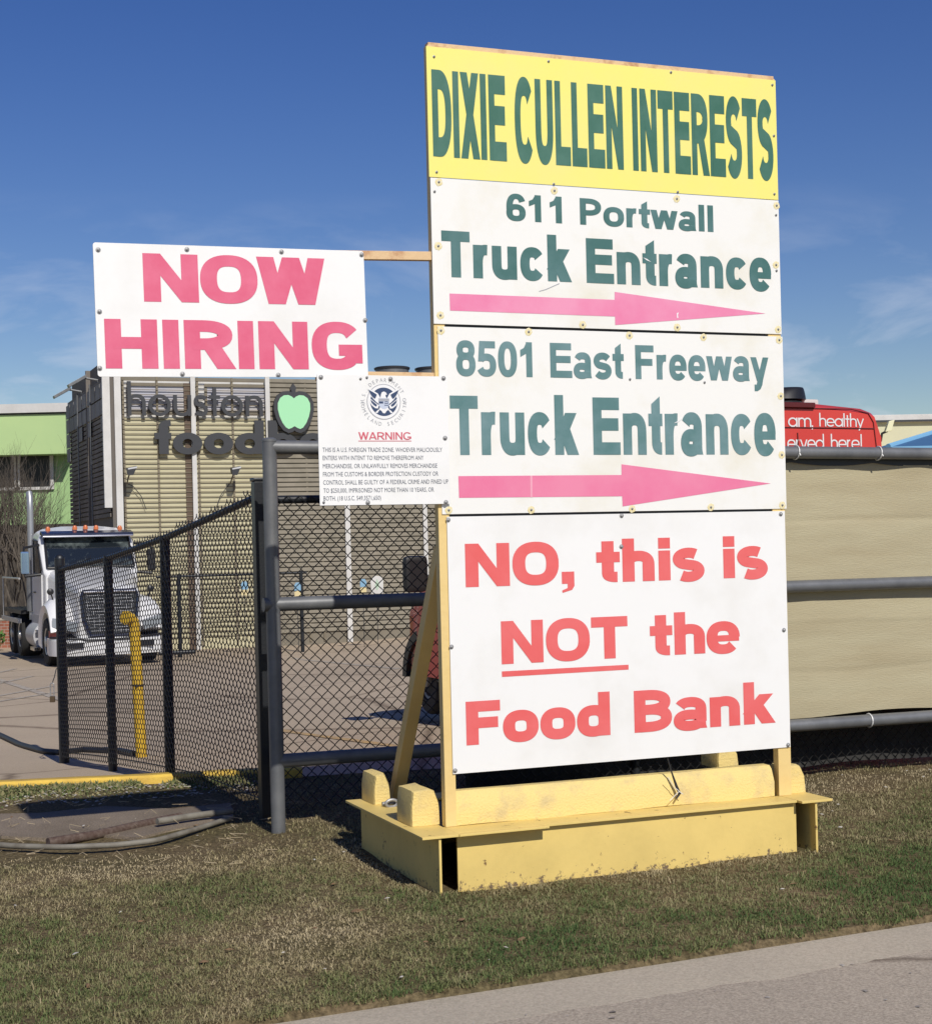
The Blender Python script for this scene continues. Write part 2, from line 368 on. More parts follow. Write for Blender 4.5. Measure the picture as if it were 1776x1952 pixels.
# ------------------------------------------------------------------ materials
M_board = mat('white_board', (0.80, 0.80, 0.785), 0.42, c2=(0.72, 0.71, 0.675), scale=2.2, clamp=(0.48, 0.78), bump=0.05, bscale=6)
M_boardw = mat('weathered_white_board', (0.79, 0.785, 0.75), 0.45, c2=(0.72, 0.69, 0.58), scale=2.0, clamp=(0.5, 0.75), bump=0.05, bscale=5)
M_ybrd = mat('yellow_board', (0.84, 0.76, 0.185), 0.4, c2=(0.81, 0.73, 0.225), scale=2.5, clamp=(0.4, 0.7))
M_green = mat('dark_green_vinyl', (0.040, 0.135, 0.092), 0.4, c2=(0.065, 0.17, 0.125), scale=5)
M_teal = mat('faded_teal_vinyl', (0.050, 0.140, 0.128), 0.4, c2=(0.095, 0.195, 0.195), scale=3)
M_teal2 = mat('paler_teal_vinyl', (0.088, 0.19, 0.19), 0.4, c2=(0.165, 0.27, 0.285), scale=3)
M_pink = mat('faded_pink_vinyl', (0.74, 0.20, 0.36), 0.4, c2=(0.77, 0.29, 0.44), scale=2.5)
M_pink2 = mat('pink_vinyl', (0.73, 0.17, 0.31), 0.4, c2=(0.75, 0.23, 0.36), scale=2.5)
M_rose = mat('rose_vinyl', (0.66, 0.105, 0.195), 0.4, c2=(0.70, 0.145, 0.24), scale=6)
M_red = mat('red_vinyl', (0.72, 0.115, 0.112), 0.42, c2=(0.74, 0.145, 0.145), scale=4)
M_navy = mat('navy_print', (0.035, 0.06, 0.13), 0.4)
M_greyp = mat('grey_print', (0.36, 0.37, 0.40), 0.4)
M_paleb = mat('pale_blue_print', (0.50, 0.55, 0.66), 0.4)
M_sealw = mat('white_print', (0.78, 0.78, 0.78), 0.4)
M_textp = mat('slate_print', (0.11, 0.125, 0.16), 0.4)
M_warnp = mat('worn_red_print', (0.60, 0.11, 0.15), 0.4)
M_bolt = mat('zinc_bolt', (0.36, 0.36, 0.36), 0.5, 0.4, var=0.35, scale=90)
M_patch = mat('yellowed_putty', (0.72, 0.60, 0.26), 0.7, c2=(0.75, 0.72, 0.58), scale=120)
M_cream = mat('cream_paint', (0.74, 0.55, 0.23), 0.5, c2=(0.70, 0.50, 0.19), scale=5, clamp=(0.45, 0.75), bump=0.15, bscale=40)
M_peach = mat('peach_paint', (0.66, 0.46, 0.25), 0.55, c2=(0.42, 0.20, 0.09), scale=14, clamp=(0.5, 0.72), bump=0.2, bscale=50)
def paint_rust(name, c, rust=(0.16, 0.055, 0.02)):
    m = mat(name, c, 0.5, c2=tuple(v * 0.86 for v in c), scale=3.5, clamp=(0.4, 0.7), bump=0.12, bscale=30)
    t = m.node_tree; b = t.nodes['Principled BSDF']; old = b.inputs['Base Color'].links[0].from_socket
    tc = t.nodes.new('ShaderNodeTexCoord'); n = t.nodes.new('ShaderNodeTexNoise'); n.inputs['Scale'].default_value = 13; n.inputs['Detail'].default_value = 8; n.inputs['Roughness'].default_value = 0.7
    t.links.new(tc.outputs['Object'], n.inputs['Vector'])
    r = t.nodes.new('ShaderNodeValToRGB'); r.color_ramp.elements[0].position = 0.635; r.color_ramp.elements[1].position = 0.66
    t.links.new(n.outputs[0], r.inputs[0])
    x = t.nodes.new('ShaderNodeMix'); x.data_type = 'RGBA'; t.links.new(r.outputs[0], x.inputs[0]); t.links.new(old, x.inputs[6]); x.inputs[7].default_value = (*rust, 1)
    g = t.nodes.new('ShaderNodeNewGeometry'); sp = t.nodes.new('ShaderNodeSeparateXYZ'); t.links.new(g.outputs['Position'], sp.inputs[0])
    n3 = t.nodes.new('ShaderNodeTexNoise'); n3.inputs['Scale'].default_value = 34; n3.inputs['Detail'].default_value = 6; n3.inputs['Roughness'].default_value = 0.75; t.links.new(tc.outputs['Object'], n3.inputs['Vector'])
    mrr = t.nodes.new('ShaderNodeMapRange'); mrr.inputs['From Min'].default_value = 0.10; mrr.inputs['From Max'].default_value = 0.0; mrr.inputs['To Max'].default_value = 0.22; t.links.new(sp.outputs['Z'], mrr.inputs['Value'])
    ad = t.nodes.new('ShaderNodeMath'); ad.operation = 'ADD'; t.links.new(n3.outputs[0], ad.inputs[0]); t.links.new(mrr.outputs[0], ad.inputs[1])
    r3 = t.nodes.new('ShaderNodeValToRGB'); r3.color_ramp.elements[0].position = 0.735; r3.color_ramp.elements[1].position = 0.79; t.links.new(ad.outputs[0], r3.inputs[0])
    y = t.nodes.new('ShaderNodeMix'); y.data_type = 'RGBA'; t.links.new(r3.outputs[0], y.inputs[0]); t.links.new(x.outputs[2], y.inputs[6]); y.inputs[7].default_value = (0.17, 0.12, 0.07, 1)
    t.links.new(y.outputs[2], b.inputs['Base Color']); return m
M_base = paint_rust('yellow_steel_paint', (0.755, 0.565, 0.185), (0.20, 0.12, 0.05))
M_conc_y = mat('yellow_painted_concrete', (0.76, 0.585, 0.22), 0.8, c2=(0.60, 0.47, 0.22), scale=7, clamp=(0.5, 0.68), bump=0.6, bscale=95)
M_galv = mat('galvanised_pipe', (0.185, 0.19, 0.195), 0.45, 0.3, c2=(0.125, 0.13, 0.138), scale=7, stretch=(1, 1, 1), clamp=(0.35, 0.7))
M_blackf = mat('black_vinyl_coating', (0.012, 0.014, 0.017), 0.42, bump=0.1, bscale=80)
M_wire = mat('black_wire', (0.014, 0.014, 0.014), 0.5)
M_dark = mat('dark_steel', (0.03, 0.032, 0.038), 0.5)
M_cable = mat('black_rubber_cable', (0.02, 0.02, 0.022), 0.5)
M_tie = mat('white_plastic_tie', (0.7, 0.7, 0.68), 0.4)
M_rust = mat('rusty_pipe', (0.075, 0.045, 0.033), 0.75, c2=(0.13, 0.095, 0.075), scale=40, bump=0.3, bscale=50)
M_gpipe = mat('dusty_grey_hose', (0.21, 0.195, 0.16), 0.7, c2=(0.13, 0.115, 0.09), scale=8)

# ------------------------------------------------------------------ the setting: ground, road, lot, kerb
def grid(x0, x1, nx, y0, y1, ny, zf, keep=None):
    mb = MB(); idx = {}
    for j in range(ny + 1):
        for i in range(nx + 1):
            x = x0 + (x1 - x0) * i / nx; y = y0 + (y1 - y0) * j / ny
            idx[i, j] = len(mb.v); mb.v.append(Vector((x, y, zf(x, y))))
    for j in range(ny):
        for i in range(nx): mb.f.append((idx[i, j], idx[i + 1, j], idx[i + 1, j + 1], idx[i, j + 1]))
    return mb
def strip(pts_a, pts_b, zf, n=40):
    """sheet between two straight plan lines, following the terrain"""
    mb = MB(); (a0, a1), (b0, b1) = pts_a, pts_b
    for i in range(n + 1):
        t = i / n
        for p, q in ((a0, a1), (b0, b1)):
            x = p[0] + (q[0] - p[0]) * t; y = p[1] + (q[1] - p[1]) * t; mb.v.append(Vector((x, y, zf(x, y))))
    mb.f = [(2 * i, 2 * i + 2, 2 * i + 3, 2 * i + 1) for i in range(n)]
    return mb
def ground_mat():
    m = bpy.data.materials.new('dry_turf_soil'); m.use_nodes = True; t = m.node_tree; b = t.nodes['Principled BSDF']; b.inputs['Roughness'].default_value = 0.95; b.inputs['Specular IOR Level'].default_value = 0.1
    tc = t.nodes.new('ShaderNodeTexCoord')
    def nz(sc, de=8): n = t.nodes.new('ShaderNodeTexNoise'); n.inputs['Scale'].default_value = sc; n.inputs['Detail'].default_value = de; n.inputs['Roughness'].default_value = 0.65; t.links.new(tc.outputs['Object'], n.inputs['Vector']); return n
    a, c = nz(1.1), nz(45)
    r = t.nodes.new('ShaderNodeValToRGB'); e = r.color_ramp.elements
    e[0].position = 0.3; e[0].color = (0.20, 0.155, 0.10, 1); e[1].position = 0.68; e[1].color = (0.115, 0.105, 0.055, 1)
    r2 = t.nodes.new('ShaderNodeValToRGB'); e = r2.color_ramp.elements
    e[0].position = 0.35; e[0].color = (0.45, 0.42, 0.38, 1); e[1].position = 0.7; e[1].color = (1.6, 1.5, 1.35, 1)
    t.links.new(a.outputs[0], r.inputs[0]); t.links.new(c.outputs[0], r2.inputs[0])
    x = t.nodes.new('ShaderNodeMix'); x.data_type = 'RGBA'; x.blend_type = 'MULTIPLY'; x.inputs[0].default_value = 1
    t.links.new(r.outputs[0], x.inputs[6]); t.links.new(r2.outputs[0], x.inputs[7]); t.links.new(x.outputs[2], b.inputs['Base Color'])
    bp = t.nodes.new('ShaderNodeBump'); bp.inputs['Strength'].default_value = 0.8; bp.inputs['Distance'].default_value = 0.03; t.links.new(c.outputs[0], bp.inputs['Height']); t.links.new(bp.outputs[0], b.inputs['Normal'])
    return m
M_soil = ground_mat()
def lump(x, y):
    k = max(0.0, min(1.0, (y - road_edge(x) - 0.1) / 0.8)); 
    return 0.025 * k * noise.noise(Vector((x * 0.9, y * 0.9, 0))) + 0.012 * k * noise.noise(Vector((x * 3.1, y * 3.1, 3)))
def road_edge(x): return 5.219 + (x + 0.852) * 0.4577
KERB_A, KERB_B = Vector((-3.17, 10.57, 0)), Vector((-1.78, 10.94, 0))
def kerb_y(x): return 10.57 + (x + 3.17) * 0.2662
def ground_z(x, y):
    z = terrain(x, y)
    if y > kerb_y(x) + 0.2: return z - 0.35
    if y > kerb_y(x) - 0.05: return z - 0.06
    if y < road_edge(x) - 0.05: return z - 0.05
    return z + lump(x, y)
g = MB(); GX, GY = 200, 150
for j in range(GY + 1):
    for i in range(GX + 1):
        x = -7 + 14 * i / GX; e = road_edge(x) - 0.012; y = e + (14.5 - e) * (j / GY) ** 1.15; g.v.append(Vector((x, y, ground_z(x, y) if j else -0.030)))
for j in range(GY):
    for i in range(GX): q = j * (GX + 1) + i; g.f.append((q, q + 1, q + GX + 2, q + GX + 1))
setting(g, 'ground', M_soil, fix=False)
far = MB()
for (x0, x1, nx, y0, y1, ny) in ((-160, -7, 20, -40, 12.6, 12), (7, 160, 20, -40, 12.6, 12), (-7, 7, 4, -40, 12.6, 12), (-160, 160, 40, 12.6, 300, 60)):
    q = grid(x0, x1, nx, y0, y1, ny, lambda x, y: terrain(x, y) - 0.4); far.add(q.v, q.f)
setting(far, 'terrain', mat('far_soil', (0.12, 0.105, 0.07), 0.95), fix=False)

def speckle(name, c, c2, pale, dark, big=0.6, crack=None):
    m = bpy.data.materials.new(name); m.use_nodes = True; t = m.node_tree; b = t.nodes['Principled BSDF']; b.inputs['Roughness'].default_value = 0.85; b.inputs['Specular IOR Level'].default_value = 0.25
    tc = t.nodes.new('ShaderNodeTexCoord')
    def nz(sc, de=6, ro=0.6): n = t.nodes.new('ShaderNodeTexNoise'); n.inputs['Scale'].default_value = sc; n.inputs['Detail'].default_value = de; n.inputs['Roughness'].default_value = ro; t.links.new(tc.outputs['Object'], n.inputs['Vector']); return n
    def ramp(src, p0, c0, p1, c1):
        r = t.nodes.new('ShaderNodeValToRGB'); e = r.color_ramp.elements; e[0].position = p0; e[0].color = (*c0, 1); e[1].position = p1; e[1].color = (*c1, 1); t.links.new(src, r.inputs[0]); return r
    r = ramp(nz(big).outputs[0], 0.35, c, 0.7, c2); fine = nz(95, 5, 0.75)
    r2 = ramp(fine.outputs[0], 0.33, dark, 0.68, pale)
    x = t.nodes.new('ShaderNodeMix'); x.data_type = 'RGBA'; x.blend_type = 'MULTIPLY'; x.inputs[0].default_value = 1
    t.links.new(r.outputs[0], x.inputs[6]); t.links.new(r2.outputs[0], x.inputs[7]); out = x.outputs[2]
    if crack:
        v = t.nodes.new('ShaderNodeTexVoronoi'); v.feature = 'DISTANCE_TO_EDGE'; v.inputs['Scale'].default_value = crack
        w = nz(3.0); ad = t.nodes.new('ShaderNodeMix'); ad.data_type = 'RGBA'; ad.inputs[0].default_value = 0.12; t.links.new(tc.outputs['Object'], ad.inputs[6]); t.links.new(w.outputs[1], ad.inputs[7]); t.links.new(ad.outputs[2], v.inputs['Vector'])
        cr = ramp(v.outputs[0], 0.0, (0.45, 0.42, 0.4), 0.012, (1, 1, 1)); y = t.nodes.new('ShaderNodeMix'); y.data_type = 'RGBA'; y.blend_type = 'MULTIPLY'; y.inputs[0].default_value = 1
        t.links.new(out, y.inputs[6]); t.links.new(cr.outputs[0], y.inputs[7]); out = y.outputs[2]
    t.links.new(out, b.inputs['Base Color'])
    bp = t.nodes.new('ShaderNodeBump'); bp.inputs['Strength'].default_value = 0.35; bp.inputs['Distance'].default_value = 0.008; t.links.new(fine.outputs[0], bp.inputs['Height']); t.links.new(bp.outputs[0], b.inputs['Normal'])
    return m
M_asph = speckle('worn_asphalt', (0.39, 0.335, 0.265), (0.33, 0.285, 0.228), (1.35, 1.35, 1.35), (0.6, 0.6, 0.6), 0.5, 0.33)
M_concr = speckle('pale_concrete', (0.44, 0.385, 0.30), (0.38, 0.335, 0.265), (1.2, 1.2, 1.2), (0.75, 0.75, 0.75), 1.2)
M_lot = speckle('tan_lot_concrete', (0.46, 0.37, 0.265), (0.385, 0.31, 0.225), (1.25, 1.25, 1.25), (0.75, 0.75, 0.75), 0.25, 0.22)
ex0, ex1 = -22.0, 22.0
setting(strip(((ex0, -40), (ex1, -40)), ((ex0, road_edge(ex0) - 0.30), (ex1, road_edge(ex1) - 0.30)), lambda x, y: -0.028), 'road', M_asph, fix=False)
kb = MB(); ny = Vector((-0.4161, 0.9093, 0))
n = 640
for i in range(n + 1):
    x = -8 + 16 * i / n; w = 0.018 * noise.noise(Vector((x * 1.3, 2, 5))) + 0.012 * noise.noise(Vector((x * 5, 0, 5))) + 0.007 * noise.noise(Vector((x * 19, 1, 5)))
    for dy, z in ((-0.383 + 2.2 * w, -0.030), (-0.38 + 2.2 * w, -0.0276), (-0.16, -0.0262), (0.0, -0.0248), (0.012, -0.06)): kb.v.append(Vector((x, road_edge(x) + dy, z)))
for i in range(n):
    for k in range(4): kb.f.append((5 * i + k, 5 * i + 5 + k, 5 * i + 6 + k, 5 * i + 1 + k))
setting(kb, 'road_edging', M_concr, fix=False)
lotx0, lotx1 = -60, 60
lt = MB(); nx, nyy = 120, 60
ys = [0.17 * k / 24 for k in range(25)] + [0.17 + 0.83 * (k / 60) ** 1.3 for k in range(1, 61)]
for j in ys:
    for i in range(nx + 1):
        u = i / nx * 2 - 1; x = 60 * math.copysign(abs(u) ** 1.8, u) - 1.5
        y0 = kerb_y(max(-9, min(7, x))) + 0.10; y = y0 + (75 - y0) * j; lt.v.append(Vector((x, y, terrain(x, y) - 0.012)))
for j in range(len(ys) - 1):
    for i in range(nx): a = j * (nx + 1) + i; lt.f.append((a, a + 1, a + nx + 2, a + nx + 1))
setting(lt, 'parking_lot', M_lot, fix=False)
# yellow kerb between the weeds and the lot
kx0, kx1 = -9.0, -1.2
ky = MB(); prof = [(-0.075, -0.10), (-0.068, 0.055), (-0.05, 0.07), (0.05, 0.07), (0.07, 0.055), (0.075, -0.10)]
rings = []
for i in range(61):
    x = kx0 + (kx1 - kx0) * i / 60; y = kerb_y(x); b = 0.004 * noise.noise(Vector((x * 5, 1, 1)))
    rings.append([(x - p * 0.257, y + p * 0.966, terrain(x, y) + h + b) for p, h in prof])
ky.loft(rings)
M_kerb = mat('chipped_yellow_paint', (0.74, 0.50, 0.075), 0.65, c2=(0.62, 0.40, 0.07), scale=9, bump=0.3, bscale=70)
setting(ky, 'kerb', M_kerb)
# worn dirt and old concrete beside the gate
pad = MB()
c1 = [atz(x, y, 0.012) for x, y in ((-60, 1590), (90, 1597), (180, 1590), (262, 1596), (330, 1580), (446, 1560), (440, 1530), (330, 1541), (200, 1536), (80, 1549), (-60, 1552))]
pad.add([Vector((p.x, p.y, 0.011)) for p in c1], [tuple(range(11))]); pad.add([Vector((p.x, p.y, -0.05)) for p in c1], [])
pad.f += [(i, (i + 1) % 11, 11 + (i + 1) % 11, 11 + i) for i in range(11)]
setting(pad, 'concrete_pad', speckle('dirty_concrete', (0.235, 0.195, 0.15), (0.16, 0.13, 0.095), (1.5, 1.45, 1.4), (0.55, 0.55, 0.55), 2.0))
# painted lines on the lot
def line(pts, w, name, m):
    mb = MB()
    P = [Vector((p.x, p.y, 0)) for p in pts]; N = []
    Q = [P[0].lerp(P[-1], i / 16) for i in range(17)] if len(P) == 2 else P
    d = (Q[-1] - Q[0]).normalized(); nrm = Vector((-d.y, d.x, 0)) * w / 2
    for q in Q:
        for sgn in (-1, 1): p = q + nrm * sgn; mb.v.append(Vector((p.x, p.y, terrain(p.x, p.y) - 0.006)))
    mb.f = [(2 * i, 2 * i + 2, 2 * i + 3, 2 * i + 1) for i in range(len(Q) - 1)]
    return setting(mb, name, m, fix=False)
def lot_at(x, y):
    Y = 20.0
    for _ in range(60):
        p = at(x, y, Y); e = p.z - terrain(p.x, p.y); Y *= 1 + max(-0.2, min(0.2, e / 3.0))
    return at(x, y, Y)
M_lw = mat('worn_white_line', (0.46, 0.41, 0.33), 0.8, c2=(0.28, 0.23, 0.18), scale=7)
M_ly = mat('worn_yellow_line', (0.50, 0.33, 0.13), 0.8, c2=(0.30, 0.22, 0.14), scale=9)
for a, b, w in (((-40, 1283), (120, 1333), 0.14), ((-60, 1315), (62, 1288), 0.11), ((-60, 1336), (100, 1307), 0.11), ((-60, 1345), (112, 1318), 0.11), ((30, 1274), (-40, 1290), 0.11)):
    line((lot_at(*a), lot_at(*b)), w, 'road_marking', M_lw)
line((lot_at(500, 1384), lot_at(760, 1421)), 0.10, 'road_marking', M_ly)
line((lot_at(560, 1254), lot_at(760, 1274)), 0.12, 'road_marking', M_lw)

# ------------------------------------------------------------------ the big entrance sign: base, frame, boards
SP = at(840, 985, 7.27); SYAW = R(21.3)
F = frame(Vector((SP.x, SP.y, 0)), SYAW)            # x along the boards, -y towards the road
def sg(x, y, off=0.0): return on_plane(F, x, y, off)
def base_pt(x, y, z):
    p = F.inverted() @ atz(x, y, z); return p.x, p.y
PZ = 0.265                                            # top of the steel base
xl, yf = base_pt(805, 1597, PZ); xr, _ = base_pt(1585, 1522, PZ); _, yb = base_pt(662, 1525, PZ)
rt = thing('steel_platform', 'low yellow steel beam base in the grass carrying the tall stacked sign', 'steel base', F)
def ibeam(xc):
    b = MB(); w = 0.088; t = 0.012
    b.box(xc - w, xc + w, yf, yb, PZ - t, PZ); b.box(xc - 0.006, xc + 0.006, yf + 0.012, yb, -0.04, PZ - t); return b
xw0, _ = base_pt(852, 1650, 0.13); 
part(ibeam(xl + 0.088), 'end_beam', M_base, rt, 0.002); part(ibeam(xr - 0.088), 'end_beam', M_base, rt, 0.002)
xa = sg(872, 1640, yf + 0.075)[0]; xb = sg(1517, 1570, yf + 0.075)[0]
fb = MB(); fb.box(xa, xb, yf + 0.075, yf + 0.089, -0.03, PZ - 0.013)
part(fb, 'front_beam', M_base, rt, 0.002)
fl = MB(); fl.box(xl + 0.177, xr - 0.177, yf + 0.045, yf + 0.21, PZ - 0.0125, PZ - 0.0005); part(fl, 'top_flange', M_base, rt, 0.002)
fl2 = MB(); fl2.box(xl + 0.177, xl + 0.62, yf - 0.004, yf + 0.0445, PZ - 0.0115, PZ - 0.001); part(fl2, 'welded_plate', M_base, rt, 0.002)
rb = MB(); rb.box(xl + 0.177, xr - 0.177, yb - 0.17, yb, PZ - 0.012, PZ - 0.001); rb.box(xl + 0.177, xr - 0.177, yb - 0.09, yb - 0.078, -0.03, PZ - 0.0125)
part(rb, 'rear_beam', M_base, rt, 0.002)
# bottom of the frame opening is planked with dark steel
fp = MB(); fp.box(xl + 0.178, xr - 0.178, yf + 0.212, yb - 0.172, PZ - 0.03, PZ - 0.016); part(fp, 'floor_plate', mat('dull_brown_steel', (0.16, 0.13, 0.07), 0.6), rt)

fr = thing('signpost', 'cream painted steel frame with two square posts and a rear brace holding the stacked boards', 'sign posts', F)
TOPZ = 3.885
pl0, pl1 = -0.009, 0.046; pr0, pr1 = 1.783, 1.857
b = MB(); b.box(pl0, pl1, 0.008, 0.056, PZ, TOPZ); part(b, 'post', M_cream, fr, 0.004)
b = MB(); b.box(pr0, pr1, 0.008, 0.056, PZ, TOPZ); part(b, 'post', M_cream, fr, 0.004)
b = MB(); b.box(-0.005, 1.85, 0.0065, 0.05, 3.862, 3.897); part(b, 'top_rail', M_peach, fr, 0.003)
for z in (3.24, 2.58, 1.70):
    b = MB(); b.box(pl1 + 0.001, pr0 - 0.001, 0.02, 0.05, z - 0.025, z + 0.025); part(b, 'cross_rail', M_dark, fr, 0.003)
ux, uz = sg(838, 1046, 0.09); lx, ly = base_pt(748, 1478, 0.37)
b = MB(); p0 = Vector((0.03, 0.07, uz)); p1 = Vector((lx, min(ly, yb - 0.03), PZ - 0.001)); d = (p1 - p0).normalized(); a = Vector((1, 0, 0)); a = (a - d * a.dot(d)).normalized() * 0.032; c = d.cross(a).normalized() * 0.032
b.loft([[p + a + c, p - a + c, p - a - c, p + a - c] for p in (p0, p1)]); part(b, 'brace', M_cream, fr, 0.004)
hx0, hz = sg(560, 486, 0.03)
b = MB(); za_, zb_ = sg(705, 485)[1], sg(815, 486.5)[1]; sl_ = (zb_ - za_) / (sg(815, 486)[0] - sg(705, 485)[0]); zq = lambda u: zb_ + sl_ * (u - sg(815, 486)[0])
b.loft([[(u, 0.012, zq(u) - 0.02), (u, 0.05, zq(u) - 0.02), (u, 0.05, zq(u) + 0.02), (u, 0.012, zq(u) + 0.02)] for u in (-1.4, -0.0095)]); part(b, 'hanger_bar', M_peach, fr, 0.003)
wz = sg(770, 712)[1]
b = MB(); b.box(-0.57, -0.0095, 0.012, 0.052, wz - 0.035, wz + 0.008); part(b, 'hanger_bar', M_peach, fr, 0.003)
b = MB(); b.box(-0.56, -0.0095, 0.012, 0.04, 1.80, 1.835); part(b, 'hanger_bar', M_peach, fr, 0.003)

def bolt_mesh(r):
    b = MB(); b.lathe([(r * 1.25, 0), (r * 1.3, -0.002), (r * 0.72, -0.0025), (r * 0.7, -0.007), (r * 0.35, -0.009)], (0, 0, 0), (0, 1, 0), 12)
    return b.mesh('bolt', M_bolt)
def patch_mesh(r):
    b = MB(); n = 18
    pr = [(r * (0.9 + 0.2 * random.random())) for _ in range(n)]
    vs = [(0, -0.0025, 0)] + [(pr[i] * math.cos(6.2832 * i / n), -0.0006, pr[i] * math.sin(6.2832 * i / n)) for i in range(n)]
    b.add(vs, [(0, 1 + i, 1 + (i + 1) % n) for i in range(n)]); return b.mesh('putty_patch', M_patch)
BOLT = bolt_mesh(0.0085); SCREW = bolt_mesh(0.005); PATCH = [patch_mesh(0.019) for _ in range(3)]
def add_dot(root, data, name, x, y, z):
    o = put(name, data, root); o.location = (x, y, z); return o

def sign(name, label, quad, m, off=0.0, th=0.006, rad=0.0, tilt=None):
    """board with corners seen at photo pixels quad (tl, tr, br, bl); root at its lower left corner, local x along, z up"""
    P = [sg(x, y, off) for x, y in quad]
    x0 = (P[0][0] + P[3][0]) / 2; x1 = (P[1][0] + P[2][0]) / 2; z1 = (P[0][1] + P[1][1]) / 2; z0 = (P[2][1] + P[3][1]) / 2
    ang = 0.0
    if tilt:
        ang = math.atan2(P[1][1] - P[0][1] + P[2][1] - P[3][1], 2 * (x1 - x0)); z0 = P[3][1]; z1 = P[0][1]; x0 = P[3][0]; x1 = x0 + math.hypot(P[2][0] - P[3][0], P[2][1] - P[3][1])
    Mr = F @ Matrix.Translation((x0, off, z0)) @ Matrix.Rotation(-ang, 4, 'Y')
    r = thing(name, label, 'sign', Mr)
    b = MB(); w, h = x1 - x0, z1 - z0
    if rad:
        poly = []
        for cx, cz, a0 in ((w - rad, rad, -90), (w - rad, h - rad, 0), (rad, h - rad, 90), (rad, rad, 180)):
            poly += [(cx + rad * math.cos(R(a0 + k * 18)), cz + rad * math.sin(R(a0 + k * 18))) for k in range(6)]
        b.prism(poly, lambda a, c, d: (a, d, c), 0, th)
    else: b.box(0, w, 0, th, 0, h)
    part(b, 'panel', m, r, 0.0008)
    r['_w'] = w; r['_h'] = h
    def loc(x, y):
        n = Mr.to_3x3() @ Vector((0, 1, 0)); ry = ray(x, y); o = Mr.translation - EYEV
        p = Mr.inverted() @ (EYEV + ry * ((o @ n) / (ry @ n))); return p.x, p.z
    return r, loc
def words(r, loc, s, xl, xr, base, top, wv, wh, st, m, tight=1.0):
    ym = (base[1] + top[1]) / 2
    box = (loc(xl, ym)[0], loc(xr, ym)[0], loc(*base)[1], loc(*top)[1])
    for q in lettering(s, wv, wh, st, box, -0.0012, tight=tight): part(q, 'lettering', m, r, fix=False)
def flat(r, loc, pts, name, m, off=-0.0012):
    b = MB(); q = [loc(*p) for p in pts]; b.add([(x, off, z) for x, z in q], [tuple(range(len(q)))])
    a = sum(q[i][0] * q[(i + 1) % len(q)][1] - q[(i + 1) % len(q)][0] * q[i][1] for i in range(len(q)))
    if a < 0: b.f = [tuple(reversed(f)) for f in b.f]
    return part(b, name, m, r, fix=False)
def dots(r, loc, pts, data, name):
    for p in pts:
        x, z = loc(*p); add_dot(r, data if not isinstance(data, list) else random.choice(data), name, x, -0.0003, z)

r, loc = sign('company_sign', 'topmost yellow board with tall green company lettering', ((811, 88), (1479, 153), (1481, 381), (819, 337)), M_ybrd, off=-0.001)
words(r, loc, 'DIXIE CULLEN INTERESTS', 823.6, 1471, (827.5, 298), (822.8, 132), 205, 160, 'bold', M_green, 0.985)
dots(r, loc, ((827, 108), (832, 328), (1045, 117), (1278, 138), (1471, 162), (1055, 351), (1291, 366), (1475, 370), (1474, 259)), SCREW, 'screw')
r, loc = sign('entrance_sign', 'white Portwall truck entrance board with pink arrow directly under the yellow board', ((819, 337.5), (1484, 383), (1488, 636.5), (828, 617.5)), M_boardw, off=0.001)
words(r, loc, '611 Portwall', 965, 1358.5, (1345, 441.6), (1343, 392.6), 166, 140, 'bold', M_teal)
words(r, loc, 'Truck Entrance', 841.6, 1468, (863, 528.4), (857, 440), 196, 162, 'bold', M_teal)
flat(r, loc, ((856.5, 559.5), (1170.8, 571.6), (1170.8, 556.4), (1458, 597.7), (1172, 619.6), (1171.5, 603.4), (857.6, 592)), 'arrow', M_pink)
pp = ((836, 347), (1056, 363.5), (1289, 379), (1479, 392), (835, 469), (839, 601), (1110, 619), (1290, 624), (1478, 505), (1482, 628))
dots(r, loc, pp, PATCH, 'putty_patch'); dots(r, loc, pp, SCREW, 'screw'); dots(r, loc, ((828, 365), (1478, 410), (1479, 516)), SCREW, 'screw')
flat(r, loc, ((1224.5, 491), (1232, 493.5), (1240, 499.5), (1232, 496.5)), 'scratch', M_sealw, -0.0026)
flat(r, loc, ((1027, 556), (1040, 552.5), (1066, 541), (1065, 540), (1039.5, 551.2), (1027, 554.8)), 'scratch', M_greyp, -0.0016)
flat(r, loc, ((1289, 597), (1293, 595.5), (1291, 600), (1292, 606), (1289.5, 606)), 'scratch', M_sealw, -0.0016)
r, loc = sign('entrance_sign', 'white East Freeway truck entrance board with deeper pink arrow in the middle of the stack', ((832, 623), (1491, 641), (1498, 970), (845, 980)), M_boardw, off=0.002)
words(r, loc, '8501 East Freeway', 869, 1463.5, (1054.5, 719.7), (1053, 653.6), 166, 144, 'bold', M_teal2)
words(r, loc, 'Truck Entrance', 858, 1477, (878.8, 867.4), (858, 754), 194, 156, 'bold', M_teal2)
flat(r, loc, ((873.3, 907.6), (1183.9, 905.4), (1183.7, 885), (1468, 921.6), (1186, 965.4), (1185, 946), (874.7, 949)), 'arrow', M_pink2)
pp = ((840, 630), (1007, 632.5), (1199, 639.5), (1340, 643), (1484, 648), (855, 972.5), (1012, 972), (1204, 970), (1354, 967), (1487, 755), (1489, 867), (1490, 963))
dots(r, loc, pp, PATCH, 'putty_patch'); dots(r, loc, pp, SCREW, 'screw'); dots(r, loc, ((1200, 723), (1342, 729)), SCREW, 'screw')
flat(r, loc, ((1283, 807), (1290, 803), (1298, 797), (1299, 798.5), (1291, 805)), 'scratch', M_sealw, -0.0026)
flat(r, loc, ((1010.2, 906.6), (1014, 906.6), (1014, 948), (1010.8, 948)), 'seam', mat('pale_pink_seam', (0.78, 0.36, 0.46), 0.4), -0.0016)
